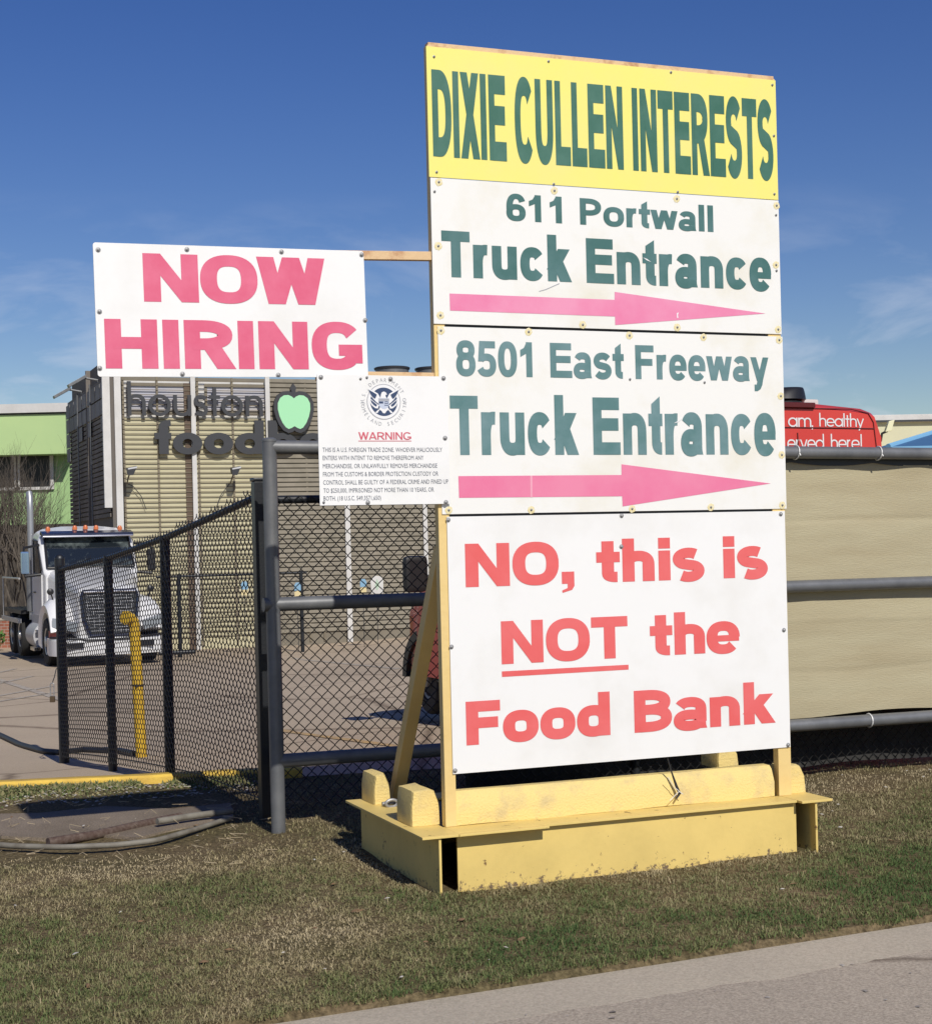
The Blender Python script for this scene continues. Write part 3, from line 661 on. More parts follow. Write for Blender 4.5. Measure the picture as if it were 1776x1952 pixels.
r, loc = sign('directions_sign', 'lowest white board with red lettering saying it is not the food bank', ((852, 984.5), (1497, 974.5), (1504, 1425), (863, 1475)), M_board, off=0.0)
words(r, loc, 'NO, this is', 886.5, 1462.3, (888.6, 1119.5), (886.5, 1036.7), 222, 178, 'black', M_red)
words(r, loc, 'NOT', 955, 1196, (957, 1266.4), (955, 1184.4), 214, 176, 'black', M_red)
words(r, loc, 'the', 1238, 1409, (1286.4, 1248.3), (1284.6, 1170), 216, 170, 'black', M_red, 0.98)
words(r, loc, 'Food', 888, 1162.5, (890, 1421), (888, 1337.8), 216, 176, 'black', M_red)
words(r, loc, 'Bank', 1208, 1477, (1210, 1397), (1208.3, 1317), 216, 172, 'black', M_red)
flat(r, loc, ((956, 1279.8), (1197.2, 1267), (1197.4, 1276.3), (956.4, 1290.4)), 'underline', M_red)
dots(r, loc, ((854, 991), (860, 1233), (867, 1469), (1487, 980), (1493, 1201), (1501, 1420), (1183.5, 1042), (1184, 983)), BOLT, 'bolt')
r, loc = sign('hiring_sign', 'white hiring board with bold pink capitals hung out to the side of the stack', ((182, 462), (698, 478), (702, 720), (187, 718)), M_board, off=0.004, rad=0.012, tilt=True)
words(r, loc, 'NOW', 273.3, 619.5, (274.8, 574.8), (273.3, 482.5), 236, 172, 'black', M_rose, 0.97)
words(r, loc, 'HIRING', 200.4, 690, (202, 702.4), (200.4, 607.6), 236, 170, 'black', M_rose, 1.0)
dots(r, loc, ((187.5, 476), (356.5, 475.5), (190, 594), (190.5, 702), (348, 713), (536.5, 480), (689, 485.5), (696, 610.5), (530.5, 715)), BOLT, 'bolt')

# warning board with the round seal
r, loc = sign('warning_sign', 'small white federal warning board with a round eagle seal and fine print', ((604, 715), (853, 716.5), (858, 962), (610, 962)), M_board, off=-0.014, th=0.005)
kx = (loc(783, 800)[0] - loc(683, 800)[0]) / 100; sc_, sz_ = loc(731.4, 766)
def seal_poly(pts, name, m, off, sub=None):
    """pts in seal units: radius of the outer ring = 1"""
    k = 32.3 * kx; b = MB(); vs = [(sc_ + x * k, off, sz_ + y * k) for x, y in pts]
    a = sum(pts[i][0] * pts[(i + 1) % len(pts)][1] - pts[(i + 1) % len(pts)][0] * pts[i][1] for i in range(len(pts)))
    b.add(vs if a > 0 else vs[::-1], [tuple(range(len(pts)))]); return b
circ = lambda rr, n=48: [(rr * math.cos(2 * math.pi * i / n), rr * math.sin(2 * math.pi * i / n)) for i in range(n)]
sl = seal_poly(circ(1.0), '', M_greyp, -0.0010); seal = part(sl, 'seal', M_greyp, r, fix=False)
s1 = seal_poly(circ(0.955), '', M_sealw, -0.0013); part(s1, 'seal_ground', M_sealw, seal, fix=False)
s2 = seal_poly(circ(0.80), '', M_navy, -0.0016); part(s2, 'seal_disc', M_navy, seal, fix=False)
eg = MB()
mir = lambda pts: [(-x, y) for x, y in pts]
wingW = [(0.20, 0.22), (0.34, 0.46), (0.62, 0.62), (0.95, 0.74), (0.90, 0.60), (0.80, 0.42), (0.72, 0.28), (0.60, 0.14), (0.44, -0.02), (0.30, -0.12), (0.22, 0.0)]
for w in (wingW, mir(wingW)): q = seal_poly(w, '', 0, -0.0019); eg.add(q.v, q.f)
for w in ([(-0.20, 0.20), (-0.16, 0.42), (-0.10, 0.54), (0.02, 0.58), (0.14, 0.52), (0.20, 0.40), (0.10, 0.40), (0.12, 0.28), (0.18, 0.20)],
          [(-0.16, -0.18), (0.16, -0.18), (0.30, -0.42), (0.14, -0.52), (0.06, -0.64), (-0.06, -0.64), (-0.14, -0.52), (-0.30, -0.42)],
          [(0.30, -0.20), (0.55, -0.02), (0.82, 0.20), (0.84, 0.02), (0.72, -0.20), (0.52, -0.36), (0.36, -0.38)],
          [(-0.30, -0.20), (-0.55, -0.02), (-0.82, 0.20), (-0.84, 0.02), (-0.72, -0.20), (-0.52, -0.36), (-0.36, -0.38)],
          [(0.22, -0.40), (0.36, -0.46), (0.52, -0.60), (0.40, -0.64), (0.34, -0.56)], [(-0.22, -0.40), (-0.36, -0.46), (-0.52, -0.60), (-0.40, -0.64), (-0.34, -0.56)]):
    q = seal_poly(w, '', 0, -0.0021); eg.add(q.v, q.f)
part(eg, 'eagle', M_sealw, seal, fix=False)
fe = MB()
for w in ([(0.40, 0.40), (0.60, 0.52), (0.90, 0.68), (0.82, 0.50), (0.74, 0.36), (0.62, 0.22), (0.52, 0.16), (0.46, 0.26)],
          [(0.40, -0.18), (0.60, -0.02), (0.78, 0.12), (0.74, -0.04), (0.60, -0.20), (0.46, -0.28)]):
    for v in (w, mir(w)): q = seal_poly(v, '', 0, -0.0024); fe.add(q.v, q.f)
for w in ([(-0.30, -0.10), (-0.04, -0.10), (-0.04, 0.02), (-0.30, 0.02)],): q = seal_poly(w, '', 0, -0.0026); fe.add(q.v, q.f)
for y in (0.0, -0.10, -0.20):
    q = seal_poly([(0.02, y), (0.14, y + 0.03), (0.28, y), (0.28, y - 0.04), (0.14, y - 0.01), (0.02, y - 0.04)], '', 0, -0.0026); fe.add(q.v, q.f)
part(fe, 'feathers', M_navy, seal, fix=False)
sh = MB(); q = seal_poly([(-0.32, 0.20), (0.32, 0.20), (0.30, -0.22), (0.16, -0.36), (0, -0.42), (-0.16, -0.36), (-0.30, -0.22)], '', 0, -0.00235); sh.add(q.v, q.f); part(sh, 'shield', M_paleb, seal, fix=False)
sb_ = MB(); q = seal_poly([(-0.31, 0.18), (0.31, 0.18), (0.31, 0.04), (-0.31, 0.04)], '', 0, -0.00255); sb_.add(q.v, q.f); part(sb_, 'shield_band', M_greyp, seal, fix=False)
tx = MB(); k = 32.3 * kx
def on_ring(s, a_mid, step, below=False):
    a = a_mid - step * (len(s) - 1) / 2
    for ch in s:
        if ch != ' ': small_text(ch, None, -0.0012, tx, (sc_, sz_, (-1.36 * k if below else 1.12 * k), R(a) if not below else R(a), 0.22 * k))
        a += step
on_ring('U.S. DEPARTMENT OF', 0, 11.2)
on_ring('HOMELAND SECURITY', 0, 11.2, True)
part(tx, 'seal_lettering', M_greyp, seal, fix=False)
def fine(s, x0, x1, base, top, m):
    ym = (base + top) / 2; return part(small_text(s, (loc(x0, ym)[0], loc(x1, ym)[0], loc((x0 + x1) / 2, base)[1], loc((x0 + x1) / 2, top)[1]), -0.0012), 'lettering', m, r, fix=False)
words(r, loc, 'WARNING', 683, 783.6, (730, 838), (730, 823.8), 125, 100, 'bold', M_warnp)
flat(r, loc, ((683, 840.0), (784, 840.0), (784, 841.3), (683, 841.3)), 'underline', M_warnp)
for i, (s, x0, x1) in enumerate((('THIS IS A U.S. FOREIGN TRADE ZONE. WHOEVER MALICIOUSLY', 157, 1603), ('ENTERS WITH INTENT TO REMOVE THEREFROM ANY', 160, 1378), ('MERCHANDISE, OR UNLAWFULLY REMOVES MERCHANDISE', 162, 1542), ('FROM THE CUSTOMS & BORDER PROTECTION CUSTODY OR', 163, 1555), ('CONTROL SHALL BE GUILTY OF A FEDERAL CRIME AND FINED UP', 165, 1675), ('TO $250,000, IMPRISONED NOT MORE THAN 10 YEARS, OR', 168, 1503), ('BOTH. (18 U.S.C. 549,3571,650)', 170, 863))):
    bb = 690 + (1088 + 97.4 * i) / 6.343; fine(s, 590 + x0 / 6.343, 590 + x1 / 6.343, bb, bb - 8.9, M_textp)
dots(r, loc, ((611.5, 719), (744, 722.5), (845, 721), (848, 835), (849.6, 957.4), (701, 958)), BOLT, 'bolt'); dots(r, loc, ((699, 719.5), (687, 722), (617, 957.5)), SCREW, 'screw')

# yellow concrete wheel stops laid on the base as ballast
def stop(label, x0, x1, y0, h=0.155, d=0.15, group=None):
    t = thing('wheel_stop', label, 'wheel stop', F @ Matrix.Translation((x0, y0, PZ)), 'yellow wheel stops on the sign base')
    b = MB(); prof = [(0, 0), (0.0, 0.075), (0.022, h - 0.02), (0.045, h), (d - 0.045, h), (d - 0.022, h - 0.02), (d, 0.075), (d, 0)]
    L = x1 - x0; rings = []
    n = max(2, int(L / 0.05))
    for i in range(n + 1):
        j = [0.004 * noise.noise(Vector((x0 + L * i / n, q[0] * 30, q[1] * 30)) * 3) for q in prof]; rings.append([(L * i / n, q[0] + e, q[1] + e) for q, e in zip(prof, j)])
    b.loft(rings); part(b, 'body', M_conc_y, t, 0.003); return t
x0, _ = base_pt(874, 1578, PZ); x1, _ = base_pt(1483, 1520, PZ)
stop('long yellow concrete wheel stop lying between the two sign posts', x0 + 0.002, x1, 0.012)
def block(label, px, w, h, d, off):
    x, y = base_pt(*px, PZ); t = thing('concrete_block', label, 'concrete block', F @ Matrix.Translation((x, y, PZ)), 'yellow concrete blocks on the sign base')
    b = MB(); c = 0.028
    prof = [(0, 0), (-0.0, h * 0.55), (0.01, h - 0.006), (w * 0.62, h), (w - c, h - 0.012), (w - 0.008, h * 0.62), (w, 0)]
    rings = []
    for i, dd in enumerate((0, 0.02, d * 0.5, d - 0.02, d)):
        s = 0.006 if i in (0, 4) else 0.0
        rings.append([(p[0] + (s if p[0] < w / 2 else -s), dd, max(0, p[1] - s) + 0.006 * noise.noise(Vector((p[0] * 20, dd * 20, off)))) for p in prof])
    b.loft(rings); part(b, 'body', M_conc_y, t, 0.003); return t
block('nearest yellow concrete block at the front left corner of the base', (784, 1577), 0.15, 0.172, 0.22, 1)
block('smaller yellow concrete block behind at the left edge of the base', (713, 1535), 0.095, 0.155, 0.22, 2)
block('yellow concrete block beside the foot of the right post', (1497, 1514), 0.125, 0.145, 0.16, 3)
block('yellow concrete block at the back of the base seen under the lowest board', (1368, 1466), 0.14, 0.13, 0.2, 4)
# small sandbag-like shim on the plate
tg = thing('steel_shackle', 'grey steel shackle lying between the two left concrete blocks', 'shackle', F @ Matrix.Translation((*base_pt(742, 1540, PZ), PZ)))
b = MB(); b.tube([(0.03 * math.cos(a) + 0.02, 0.02 + 0.0, 0.018 + 0.018 * math.sin(a)) for a in [k * 0.35 for k in range(19)]], 0.008, 8, False); b.cyl((-0.02, 0.05, 0.014), (0.06, 0.05, 0.014), 0.011); part(b, 'body', M_bolt, tg)
# drooping cable under the lowest board
pc = [(1272, 1446), (1279, 1472), (1287, 1497), (1293, 1512), (1286, 1522)]
ct = thing('cable', 'thin black cable end hanging below the lowest board onto the wheel stop', 'cable', F @ Matrix.Translation((*[sg(1272, 1446, -0.01)[0], -0.01], sg(1272, 1446, -0.01)[1])))
ox, oz = sg(1272, 1446, -0.01)
b = MB(); pts = [(sg(x, y, -0.01)[0] - ox, -0.003 * i, sg(x, y, -0.01)[1] - oz) for i, (x, y) in enumerate(pc)]; b.tube(pts, [0.003, 0.004, 0.007, 0.008, 0.004], 8); part(b, 'lead', M_cable, ct)
b = MB(); b.tube([(p[0], -0.022, p[2]) for p in [(sg(x, y, -0.01)[0] - ox, 0, sg(x, y, -0.01)[1] - oz) for x, y in ((1268, 1480), (1281, 1500), (1297, 1513), (1289, 1508), (1272, 1525))]], 0.0018, 6); part(b, 'cable_tie', M_tie, ct)

# ------------------------------------------------------------------ pipe gate, black chain-link fences
GP = atz(537, 1590, 0.0)
G = frame(Vector((GP.x - 0.02, GP.y + 0.03, 0)), SYAW)
def gt(x, y, off=0.0): return on_plane(G, x, y, off)
gate = thing('pipe_gate', 'grey galvanised pipe gate with end post and three long rails behind the sign', 'gate', G)
GL = 6.3; PR = 0.04
b = MB(); b.cyl((0, 0, -0.05), (0, 0, gt(513, 842)[1]), PR, n=20); b.lathe([(PR + 0.002, 0), (PR + 0.002, 0.012), (PR * 0.6, 0.022)], (0, 0, gt(513, 842)[1]), (0, 0, 1), 20); part(b, 'end_post', M_galv, gate)
rails = []
for (lx_, ly_), (rx_, ry_), x0 in (((560, 853), (1776, 865), 0.0), ((600, 1149.5), (1776, 1109), -0.055), ((600, 1446), (1776, 1365), 0.0)):
    a = gt(lx_, ly_); c = gt(rx_, ry_); k = (c[1] - a[1]) / (c[0] - a[0]); z0 = a[1] - k * a[0]
    b = MB(); b.cyl((x0, 0.0, z0 + k * x0), (GL, 0.0, z0 + k * GL), PR * 0.97, n=20); part(b, 'rail', M_galv, gate); rails.append((z0, k))
rz = lambda i, x: rails[i][0] + rails[i][1] * x
b = MB(); b.cyl((GL, 0, 0.02), (GL, 0, rz(0, GL)), PR, n=16); part(b, 'end_post', M_galv, gate)
b = MB(); b.cyl((2.0, 0.0, 0.25), (2.0, 0, rz(0, 2.0) - 0.02), PR * 0.8, n=16); part(b, 'upright', M_galv, gate)
# tan privacy screen, tied along the top rail and sagging between the ties
M_screen = mat('tan_screen_fabric', (0.42, 0.375, 0.245), 0.85, c2=(0.36, 0.305, 0.19), scale=3.0, stretch=(0.35, 1, 2.4), clamp=(0.35, 0.75), bump=0.35, bscale=90)
_t = M_screen.node_tree; _b = _t.nodes['Principled BSDF']
ties = [0.95 + 0.62 * i for i in range(7)]
tx0 = gt(1512, 870)[0]; ties = [tx0 - 0.62 * 3 + 0.015 + 0.62 * i for i in range(10)]
SX0 = 1.2
def screen_top(x):
    k = ((x - ties[0]) / 0.62) % 1.0; return rz(0, x) - 0.052 - 0.022 * (4 * k * (1 - k))
b = MB(); N = 260; MZ = 110
for i in range(N + 1):
    x = SX0 + (GL - 0.04 - SX0) * i / N; zt = screen_top(x); zb = rz(2, x) + 0.045 - 0.012 * math.sin(x * 4.2)
    for j in range(MZ + 1):
        v = j / MZ; z = zb + (zt - zb) * v
        w = 0.010 * noise.noise(Vector((x * 1.2, z * 2.5, 1))) + 0.007 * noise.noise(Vector((x * 5, z * 1.2, 4))) + 0.003 * noise.noise(Vector((x * 0.7, z * 11, 6))) + 0.012 * abs(noise.noise(Vector((x * 0.5 + z * 0.4, z * 1.4, 8)))) + 0.008 * math.sin(x * 4.2) * (1 - v) * 0.5
        ph = ((x - ties[0]) / 0.62) % 1.0
        w += 0.012 * v ** 5 * math.cos(2 * math.pi * ph) + 0.004 * math.exp(-((z - 1.66 - 0.015 * math.sin(x * 2)) / 0.012) ** 2) - 0.003 * math.exp(-((z - 1.02 + 0.02 * math.sin(x * 1.4)) / 0.010) ** 2) + 0.003 * math.exp(-((z - 0.72 - 0.02 * math.sin(x * 2.6 + 1)) / 0.014) ** 2)
        b.v.append(Vector((x, PR + 0.018 + w, z)))
for i in range(N):
    for j in range(MZ): a = i * (MZ + 1) + j; b.f.append((a, a + MZ + 1, a + MZ + 2, a + 1))
part(b, 'privacy_screen', M_screen, gate, fix=False, angle=80)
hm = MB()
for i in range(N):
    xa = SX0 + (GL - 0.04 - SX0) * i / N; xb = SX0 + (GL - 0.04 - SX0) * (i + 1) / N; za, zb = screen_top(xa), screen_top(xb)
    hm.add([(xa, PR + 0.012, za - 0.006), (xb, PR + 0.012, zb - 0.006), (xb, PR + 0.012, rz(0, xb) + 0.0), (xa, PR + 0.012, rz(0, xa) + 0.0)], [(0, 1, 2, 3)])
part(hm, 'screen_top_strip', M_blackf, gate, fix=False)  # black strip darkening the screen's top edge below the rail
for x in ties[2:]:
    b = MB(); z = rz(0, x)
    b.tube([(x + 0.004 * math.sin(a), -(PR + 0.004) * math.cos(a), z + (PR + 0.004) * math.sin(a)) for a in [k * 2 * math.pi / 18 for k in range(19)]], 0.004, 6, False)
    b.tube([(x, -PR - 0.004, z - 0.01), (x + 0.004, -PR - 0.008, z - 0.022)], 0.005, 6); part(b, 'cable_tie', M_tie, gate)
b = MB(); x = gt(1655, 1366)[0]; b.tube([(x, -(PR + 0.003) * math.cos(a), rz(2, x) + (PR + 0.003) * math.sin(a)) for a in [k * 2 * math.pi / 16 for k in range(17)]], 0.005, 6, False); part(b, 'cable_tie', M_tie, gate)

def chain(P0, P1, zb, zt, r=0.0019, pitch=0.0718, wob=0.004):
    """woven diamond mesh between two plan points; zb(t), zt(t) heights along it (t in 0..1)"""
    mb = MB(); P0, P1 = Vector(P0), Vector(P1); L = (P1 - P0).length; d = (P1 - P0) / L; nn = Vector((d.y, -d.x, 0)); a = pitch / 2
    for k in range(int(L / a)):
        t = k * a / L; b0, t0 = zb(t), zt(t); n = int((t0 - b0) / a); pts = []
        for i in range(n + 1):
            hi = (i + k) % 2; u = (k + hi) * a + (0.0022 if hi else -0.0022)
            pts.append(P0 + d * u + nn * 0.0 + Vector((0, 0, b0 + i * a)))
            if i < n:
                um = (k + 0.5) * a; pts.append(P0 + d * um + nn * (wob if hi else -wob) + Vector((0, 0, b0 + (i + 0.5) * a)))
        mb.tube(pts, r, 4, False)
    return mb
# front run: just behind the gate
CP = at(501, 1200, 9.15); CP = Vector((CP.x, CP.y, 0))
fd = Vector((math.cos(SYAW), math.sin(SYAW), 0)); fn = Vector((math.sin(SYAW), -math.cos(SYAW), 0))
FM = frame(CP, SYAW)
ztop = on_plane(FM, 560, 952)[1]
ff = thing('chain_link_fence', 'black chain link fence with square corner post right behind the pipe gate', 'fence', FM)
b = MB(); b.box(-0.04, 0.045, -0.045, 0.045, -0.05, on_plane(FM, 500, 918)[1]); part(b, 'corner_post', M_blackf, ff, 0.008)
zc = on_plane(FM, 500, 918)[1]; b = MB(); b.box(-0.046, 0.051, -0.051, 0.051, zc + 0.0005, zc + 0.022); part(b, 'post_cap', M_blackf, ff, 0.009)
b = MB(); b.cyl((0.046, 0, ztop), (6.6, 0, ztop), 0.024, n=14); part(b, 'top_rail', M_blackf, ff)
for x in (2.4, 6.6): b = MB(); b.cyl((x, 0.0, -0.05), (x, 0.0, ztop + 0.05), 0.03, n=14); part(b, 'post', M_blackf, ff)
zb0 = on_plane(FM, 600, 1538)[1]
b = MB(); n_ = 60
for i in range(n_ + 1):
    x = 1.25 + 5.3 * i / n_; b.v += [Vector((x, 0.02 + 0.012 * math.sin(x * 7), 0.035 + 0.01 * math.sin(x * 5))), Vector((x, 0.02 + 0.008 * math.sin(x * 9), 0.62))]
b.f = [(2 * i, 2 * i + 2, 2 * i + 3, 2 * i + 1) for i in range(n_)]; part(b, 'low_black_sheet', mat('black_sheet', (0.022, 0.022, 0.022), 0.9, c2=(0.04, 0.038, 0.035), scale=9), ff, fix=False)  # black sheet added to darken the gap below the tan screen
bm_ = chain((0.05, -0.032, 0), (6.6, -0.032, 0), lambda t: max(0.01, zb0), lambda t: ztop + 0.045, 0.0031); part(bm_, 'chain_mesh', M_wire, ff, fix=False)
# side run: from the corner post back along the lot to the swing end
DPx, DPY = at(119, 1270, 14.1), 14.1
DP = Vector((DPx.x, DPx.y, 0)); sd = (DP - CP).normalized(); SLn = (DP - CP).length
SM = Matrix.Translation(CP) @ Matrix.Rotation(math.atan2(sd.y, sd.x), 4, 'Z')
side = thing('chain_link_fence', 'black chain link fence run receding along the lot in front of the white truck', 'fence', SM)
def side_pt(x, y): return on_plane(SM, x, y)
tops = [side_pt(480, 949), side_pt(314, 1026), side_pt(207, 1064), side_pt(122, 1086)]
bots = [side_pt(480, 1525), side_pt(320, 1462), side_pt(212, 1468), side_pt(128, 1458)]
def lin(P, u):
    P = sorted(P)
    for (a, za), (c, zc_) in zip(P, P[1:]):
        if u <= c: return za + (zc_ - za) * (u - a) / (c - a)
    return P[-1][1]
tops[3] = (SLn, tops[3][1])
g_side = lambda u: terrain(*(CP + sd * u).xy)
zt_ = lambda u: lin([(0, tops[0][1] + 0.006)] + tops[1:], u)
for i, (px, py) in enumerate(((314, 1024), (206, 1062))):
    u = side_pt(px, py)[0]; b = MB(); b.cyl((u, 0.0, g_side(u) - 0.08), (u, 0.0, side_pt(px, py)[1] + 0.01), 0.036, n=16); part(b, 'post', M_blackf, side)
u = SLn; b = MB(); b.cyl((u, 0, g_side(u) - 0.05), (u, 0, side_pt(115, 1066)[1]), 0.045, n=18); b.lathe([(0.047, 0), (0.046, 0.02), (0.03, 0.04), (0.004, 0.048)], (u, 0, side_pt(115, 1066)[1]), (0, 0, 1), 18); part(b, 'end_post', M_blackf, side)
b = MB(); b.tube([(u, 0, zt_(u)) for u in [0.046 + (SLn - 0.09) * i / 20 for i in range(21)]], 0.023, 10); part(b, 'top_rail', M_blackf, side)
b = MB(); b.tube([(u, -0.03, g_side(u) + 0.09) for u in [0.046 + (SLn - 0.09) * i / 20 for i in range(21)]], 0.004, 6); part(b, 'tension_wire', M_wire, side)
bm_ = chain((0.05, 0.032, 0), (SLn, 0.032, 0), lambda t: g_side(t * SLn) + 0.05, lambda t: zt_(t * SLn) + 0.05, 0.003); part(bm_, 'chain_mesh', M_wire, side, fix=False)
# padlock hanging on a loop of chain at the far end
lk_p = at(100, 1312, 14.1 - 0.05)
pk = thing('padlock', 'small brass padlock hanging on a wire loop at the far fence end', 'padlock', Matrix.Translation((lk_p.x, lk_p.y, lk_p.z - 0.05)))
b = MB(); b.box(-0.022, 0.022, -0.012, 0.012, -0.075, -0.02); part(b, 'body', mat('aged_brass', (0.12, 0.085, 0.05), 0.5, 0.6), pk, 0.004)
b = MB(); b.tube([(0.016 * math.cos(a), 0, -0.02 + (0.10 if math.sin(a) > 0.01 else 0.0) + 0.016 * math.sin(a)) for a in [k * math.pi / 10 for k in range(11)]], 0.005, 8); b.tube([(0.016, 0, -0.022), (0.016, 0, 0.08)], 0.005, 8); b.tube([(-0.016, 0, -0.022), (-0.016, 0, 0.08)], 0.005, 8); part(b, 'shackle', M_bolt, pk)
b = MB(); b.tube([(0, 0.0, 0.09), (0.02, 0.01, 0.15), (0.035, 0.02, 0.22), (0.09, 0.05, 0.26)], 0.005, 6); part(b, 'wire_loop', M_dark, pk)

# yellow bollard of bent pipe behind the side fence
bp_ = lot_at(267, 1441); bz = terrain(bp_.x, bp_.y)
bo = thing('bollard', 'yellow steel pipe bollard with a bent elbow top behind the side fence', 'bollard', Matrix.Translation((bp_.x, bp_.y, bz)))
H = at(262, 1165, bp_.y).z - bz; r_ = 0.05; top = []
M_yb = mat('worn_yellow_bollard', (0.62, 0.40, 0.03), 0.5, c2=(0.48, 0.30, 0.03), scale=7, clamp=(0.45, 0.7))
b = MB(); b.tube([(0.015, 0, -0.02), (-0.02, 0, H - 0.17), (-0.022, 0, H - 0.12), (-0.03, -0.01, H - 0.085), (-0.045, -0.03, H - 0.062), (-0.07, -0.07, H - 0.055)], r_, 16); part(b, 'pipe', M_yb, bo)
b = MB(); b.cyl((-0.064, -0.060, H - 0.056), (-0.085, -0.095, H - 0.054), r_ * 1.22, n=18); part(b, 'elbow_collar', M_yb, bo)
b = MB(); zz = at(262, 1306, bp_.y).z - bz; b.tube([(0.0 + (r_ + 0.004) * math.cos(a), (r_ + 0.004) * math.sin(a), zz) for a in [k * 6.2832 / 14 for k in range(15)]], 0.006, 6); b.cyl((0.0, -r_ - 0.02, zz), (0.0, -r_, zz), 0.012); part(b, 'hose_clamp', M_dark, bo)

# pipes and hose lying on the ground by the gate
def ground_line(pix, z): return [atz(x, y, z) for x, y in pix]
def lying(name, label, cat, pix, r, m, z):
    P = ground_line(pix, z); o = P[0]; t = thing(name, label, cat, Matrix.Translation(o))
    Q = []
    for i in range(len(P) - 1):
        for k in range(6): Q.append(P[i].lerp(P[i + 1], k / 6))
    Q.append(P[-1]); S_ = [Q[0]] + [(Q[i - 1] + Q[i] * 2 + Q[i + 1]) / 4 for i in range(1, len(Q) - 1)] + [Q[-1]]
    b = MB(); b.tube([p - o for p in S_], r, 12); part(b, 'pipe', m, t); return t
lying('metal_pipe', 'rusty brown pipe lying half in the dirt beside the gate shadow', 'pipe', ((92, 1606), (180, 1592), (280, 1570), (345, 1557)), 0.026, M_rust, 0.018)
lying('metal_pipe', 'grey pipe end sticking into the gate shadow beyond the rusty pipe', 'pipe', ((300, 1566), (370, 1555), (443, 1546)), 0.019, M_gpipe, 0.045)
lying('hose', 'long grey hose curving along the edge of the dry grass', 'hose', ((-60, 1606), (30, 1613), (120, 1615), (220, 1611), (300, 1602), (370, 1582), (441, 1559)), 0.015, M_gpipe, 0.028)
P = [lot_at(x, y) for x, y in ((-60, 1380), (0, 1403), (40, 1422), (85, 1435), (112, 1437), (160, 1432), (230, 1434), (262, 1441))]
t = thing('cable', 'black hose running across the lot to the foot of the yellow bollard', 'hose', Matrix.Translation(P[0]))
b = MB(); Q = []
for i in range(len(P) - 1):
    for k in range(5): q = P[i].lerp(P[i + 1], k / 5); Q.append(Vector((q.x, q.y, terrain(q.x, q.y) + 0.015)))
b.tube([q - P[0] for q in Q], 0.028, 8); part(b, 'hose_line', M_cable, t); t.name = 'hose'

# ------------------------------------------------------------------ food bank hall: slatted screen in front of a yellow wall
BC = at(214, 1000, 39.0); BZ = -0.95; BYAW = R(21.5)
B = frame(Vector((BC.x, BC.y, BZ)), BYAW)
def bd(x, y, off=0.0): return on_plane(B, x, y, off)
M_slat = mat('tan_slats', (0.20, 0.17, 0.115), 0.7, c2=(0.15, 0.125, 0.09), scale=3)
M_slat2 = mat('grey_tan_slats', (0.27, 0.24, 0.185), 0.7, c2=(0.20, 0.18, 0.135), scale=2)
M_ywall = mat('pale_yellow_siding', (0.53, 0.49, 0.32), 0.7, c2=(0.48, 0.44, 0.285), scale=1.2)
M_gwall = mat('brown_grey_siding', (0.16, 0.14, 0.105), 0.75, c2=(0.21, 0.185, 0.14), scale=0.8)
M_white = mat('white_steel', (0.60, 0.59, 0.565), 0.5, c2=(0.53, 0.52, 0.495), scale=2)
M_glassw = mat('window_glass', (0.42, 0.42, 0.47), 0.3, spec=0.5, c2=(0.52, 0.49, 0.47), scale=0.7)
M_char = mat('charcoal_letter', (0.035, 0.037, 0.042), 0.5)
M_mint = mat('mint_face', (0.34, 0.70, 0.40), 0.5)
bld = thing('hall_building', 'large hall with a slatted screen over pale yellow siding and white columns', 'building', B)
BW = bd(1330, 900)[0]; BH = bd(230, 713)[1]; BD = 9.0; OFF = 0.05
split = bd(512, 900)[0]
mkw = lambda x0, x1, z0, z1, y0, y1: MB().box(x0, x1, y0, y1, z0, z1)
zw0, zw1 = bd(300, 797, OFF)[1], bd(300, 724, OFF)[1]
part(mkw(0.35, split, -0.3, zw0, OFF, OFF + 0.2), 'wall', M_ywall, bld)
part(mkw(split + 0.001, BW, -0.3, BH - 0.15, OFF, OFF + 0.2), 'wall', M_gwall, bld)
part(mkw(0.35, split, zw0 + 0.001, BH - 0.15, OFF + 0.05, OFF + 0.2), 'wall', M_white, bld)
wx = 0.45
while wx < split - 0.4:
    f = part(mkw(wx, wx + 1.78, zw0 + 0.12, BH - 0.2, OFF + 0.02, OFF + 0.049), 'window', M_glassw, bld)
    m_ = MB()
    for a, c, d, e in ((wx, wx + 1.78, zw0 + 0.12, zw0 + 0.2), (wx, wx + 1.78, BH - 0.28, BH - 0.2), (wx, wx + 0.07, zw0 + 0.2, BH - 0.28), (wx + 1.71, wx + 1.78, zw0 + 0.2, BH - 0.28)): m_.box(a, c, OFF + 0.005, OFF + 0.019, d, e)
    part(m_, 'frame', M_gwall, f); wx += 1.95
part(mkw(0.2, BW, BH - 0.15, BH - 0.02, 0.35, BD), 'roof', M_gwall, bld)
part(mkw(0.25, BW, -0.3, BH - 0.151, BD - 0.2, BD), 'wall', M_gwall, bld)
pitch = 0.122
sl = MB(); z = 0.35
while z < BH - 0.03:
    sl.add([(0.32, 0.0, z), (split, 0.0, z), (split, 0.018, z + 0.003), (0.32, 0.018, z + 0.003), (0.32, 0.0, z + 0.016), (split, 0.0, z + 0.016), (split, 0.018, z + 0.019), (0.32, 0.018, z + 0.019)],
           [(0, 1, 2, 3), (4, 5, 6, 7), (0, 1, 5, 4), (3, 2, 6, 7), (0, 3, 7, 4), (1, 2, 6, 5)]); z += pitch
part(sl, 'slat_screen', M_slat, bld)
sl = MB(); z = 0.35
while z < BH - 0.03:
    sl.box(split + 0.001, BW, 0.0, 0.05, z, z + 0.092); z += pitch
part(sl, 'slat_screen', M_slat2, bld)
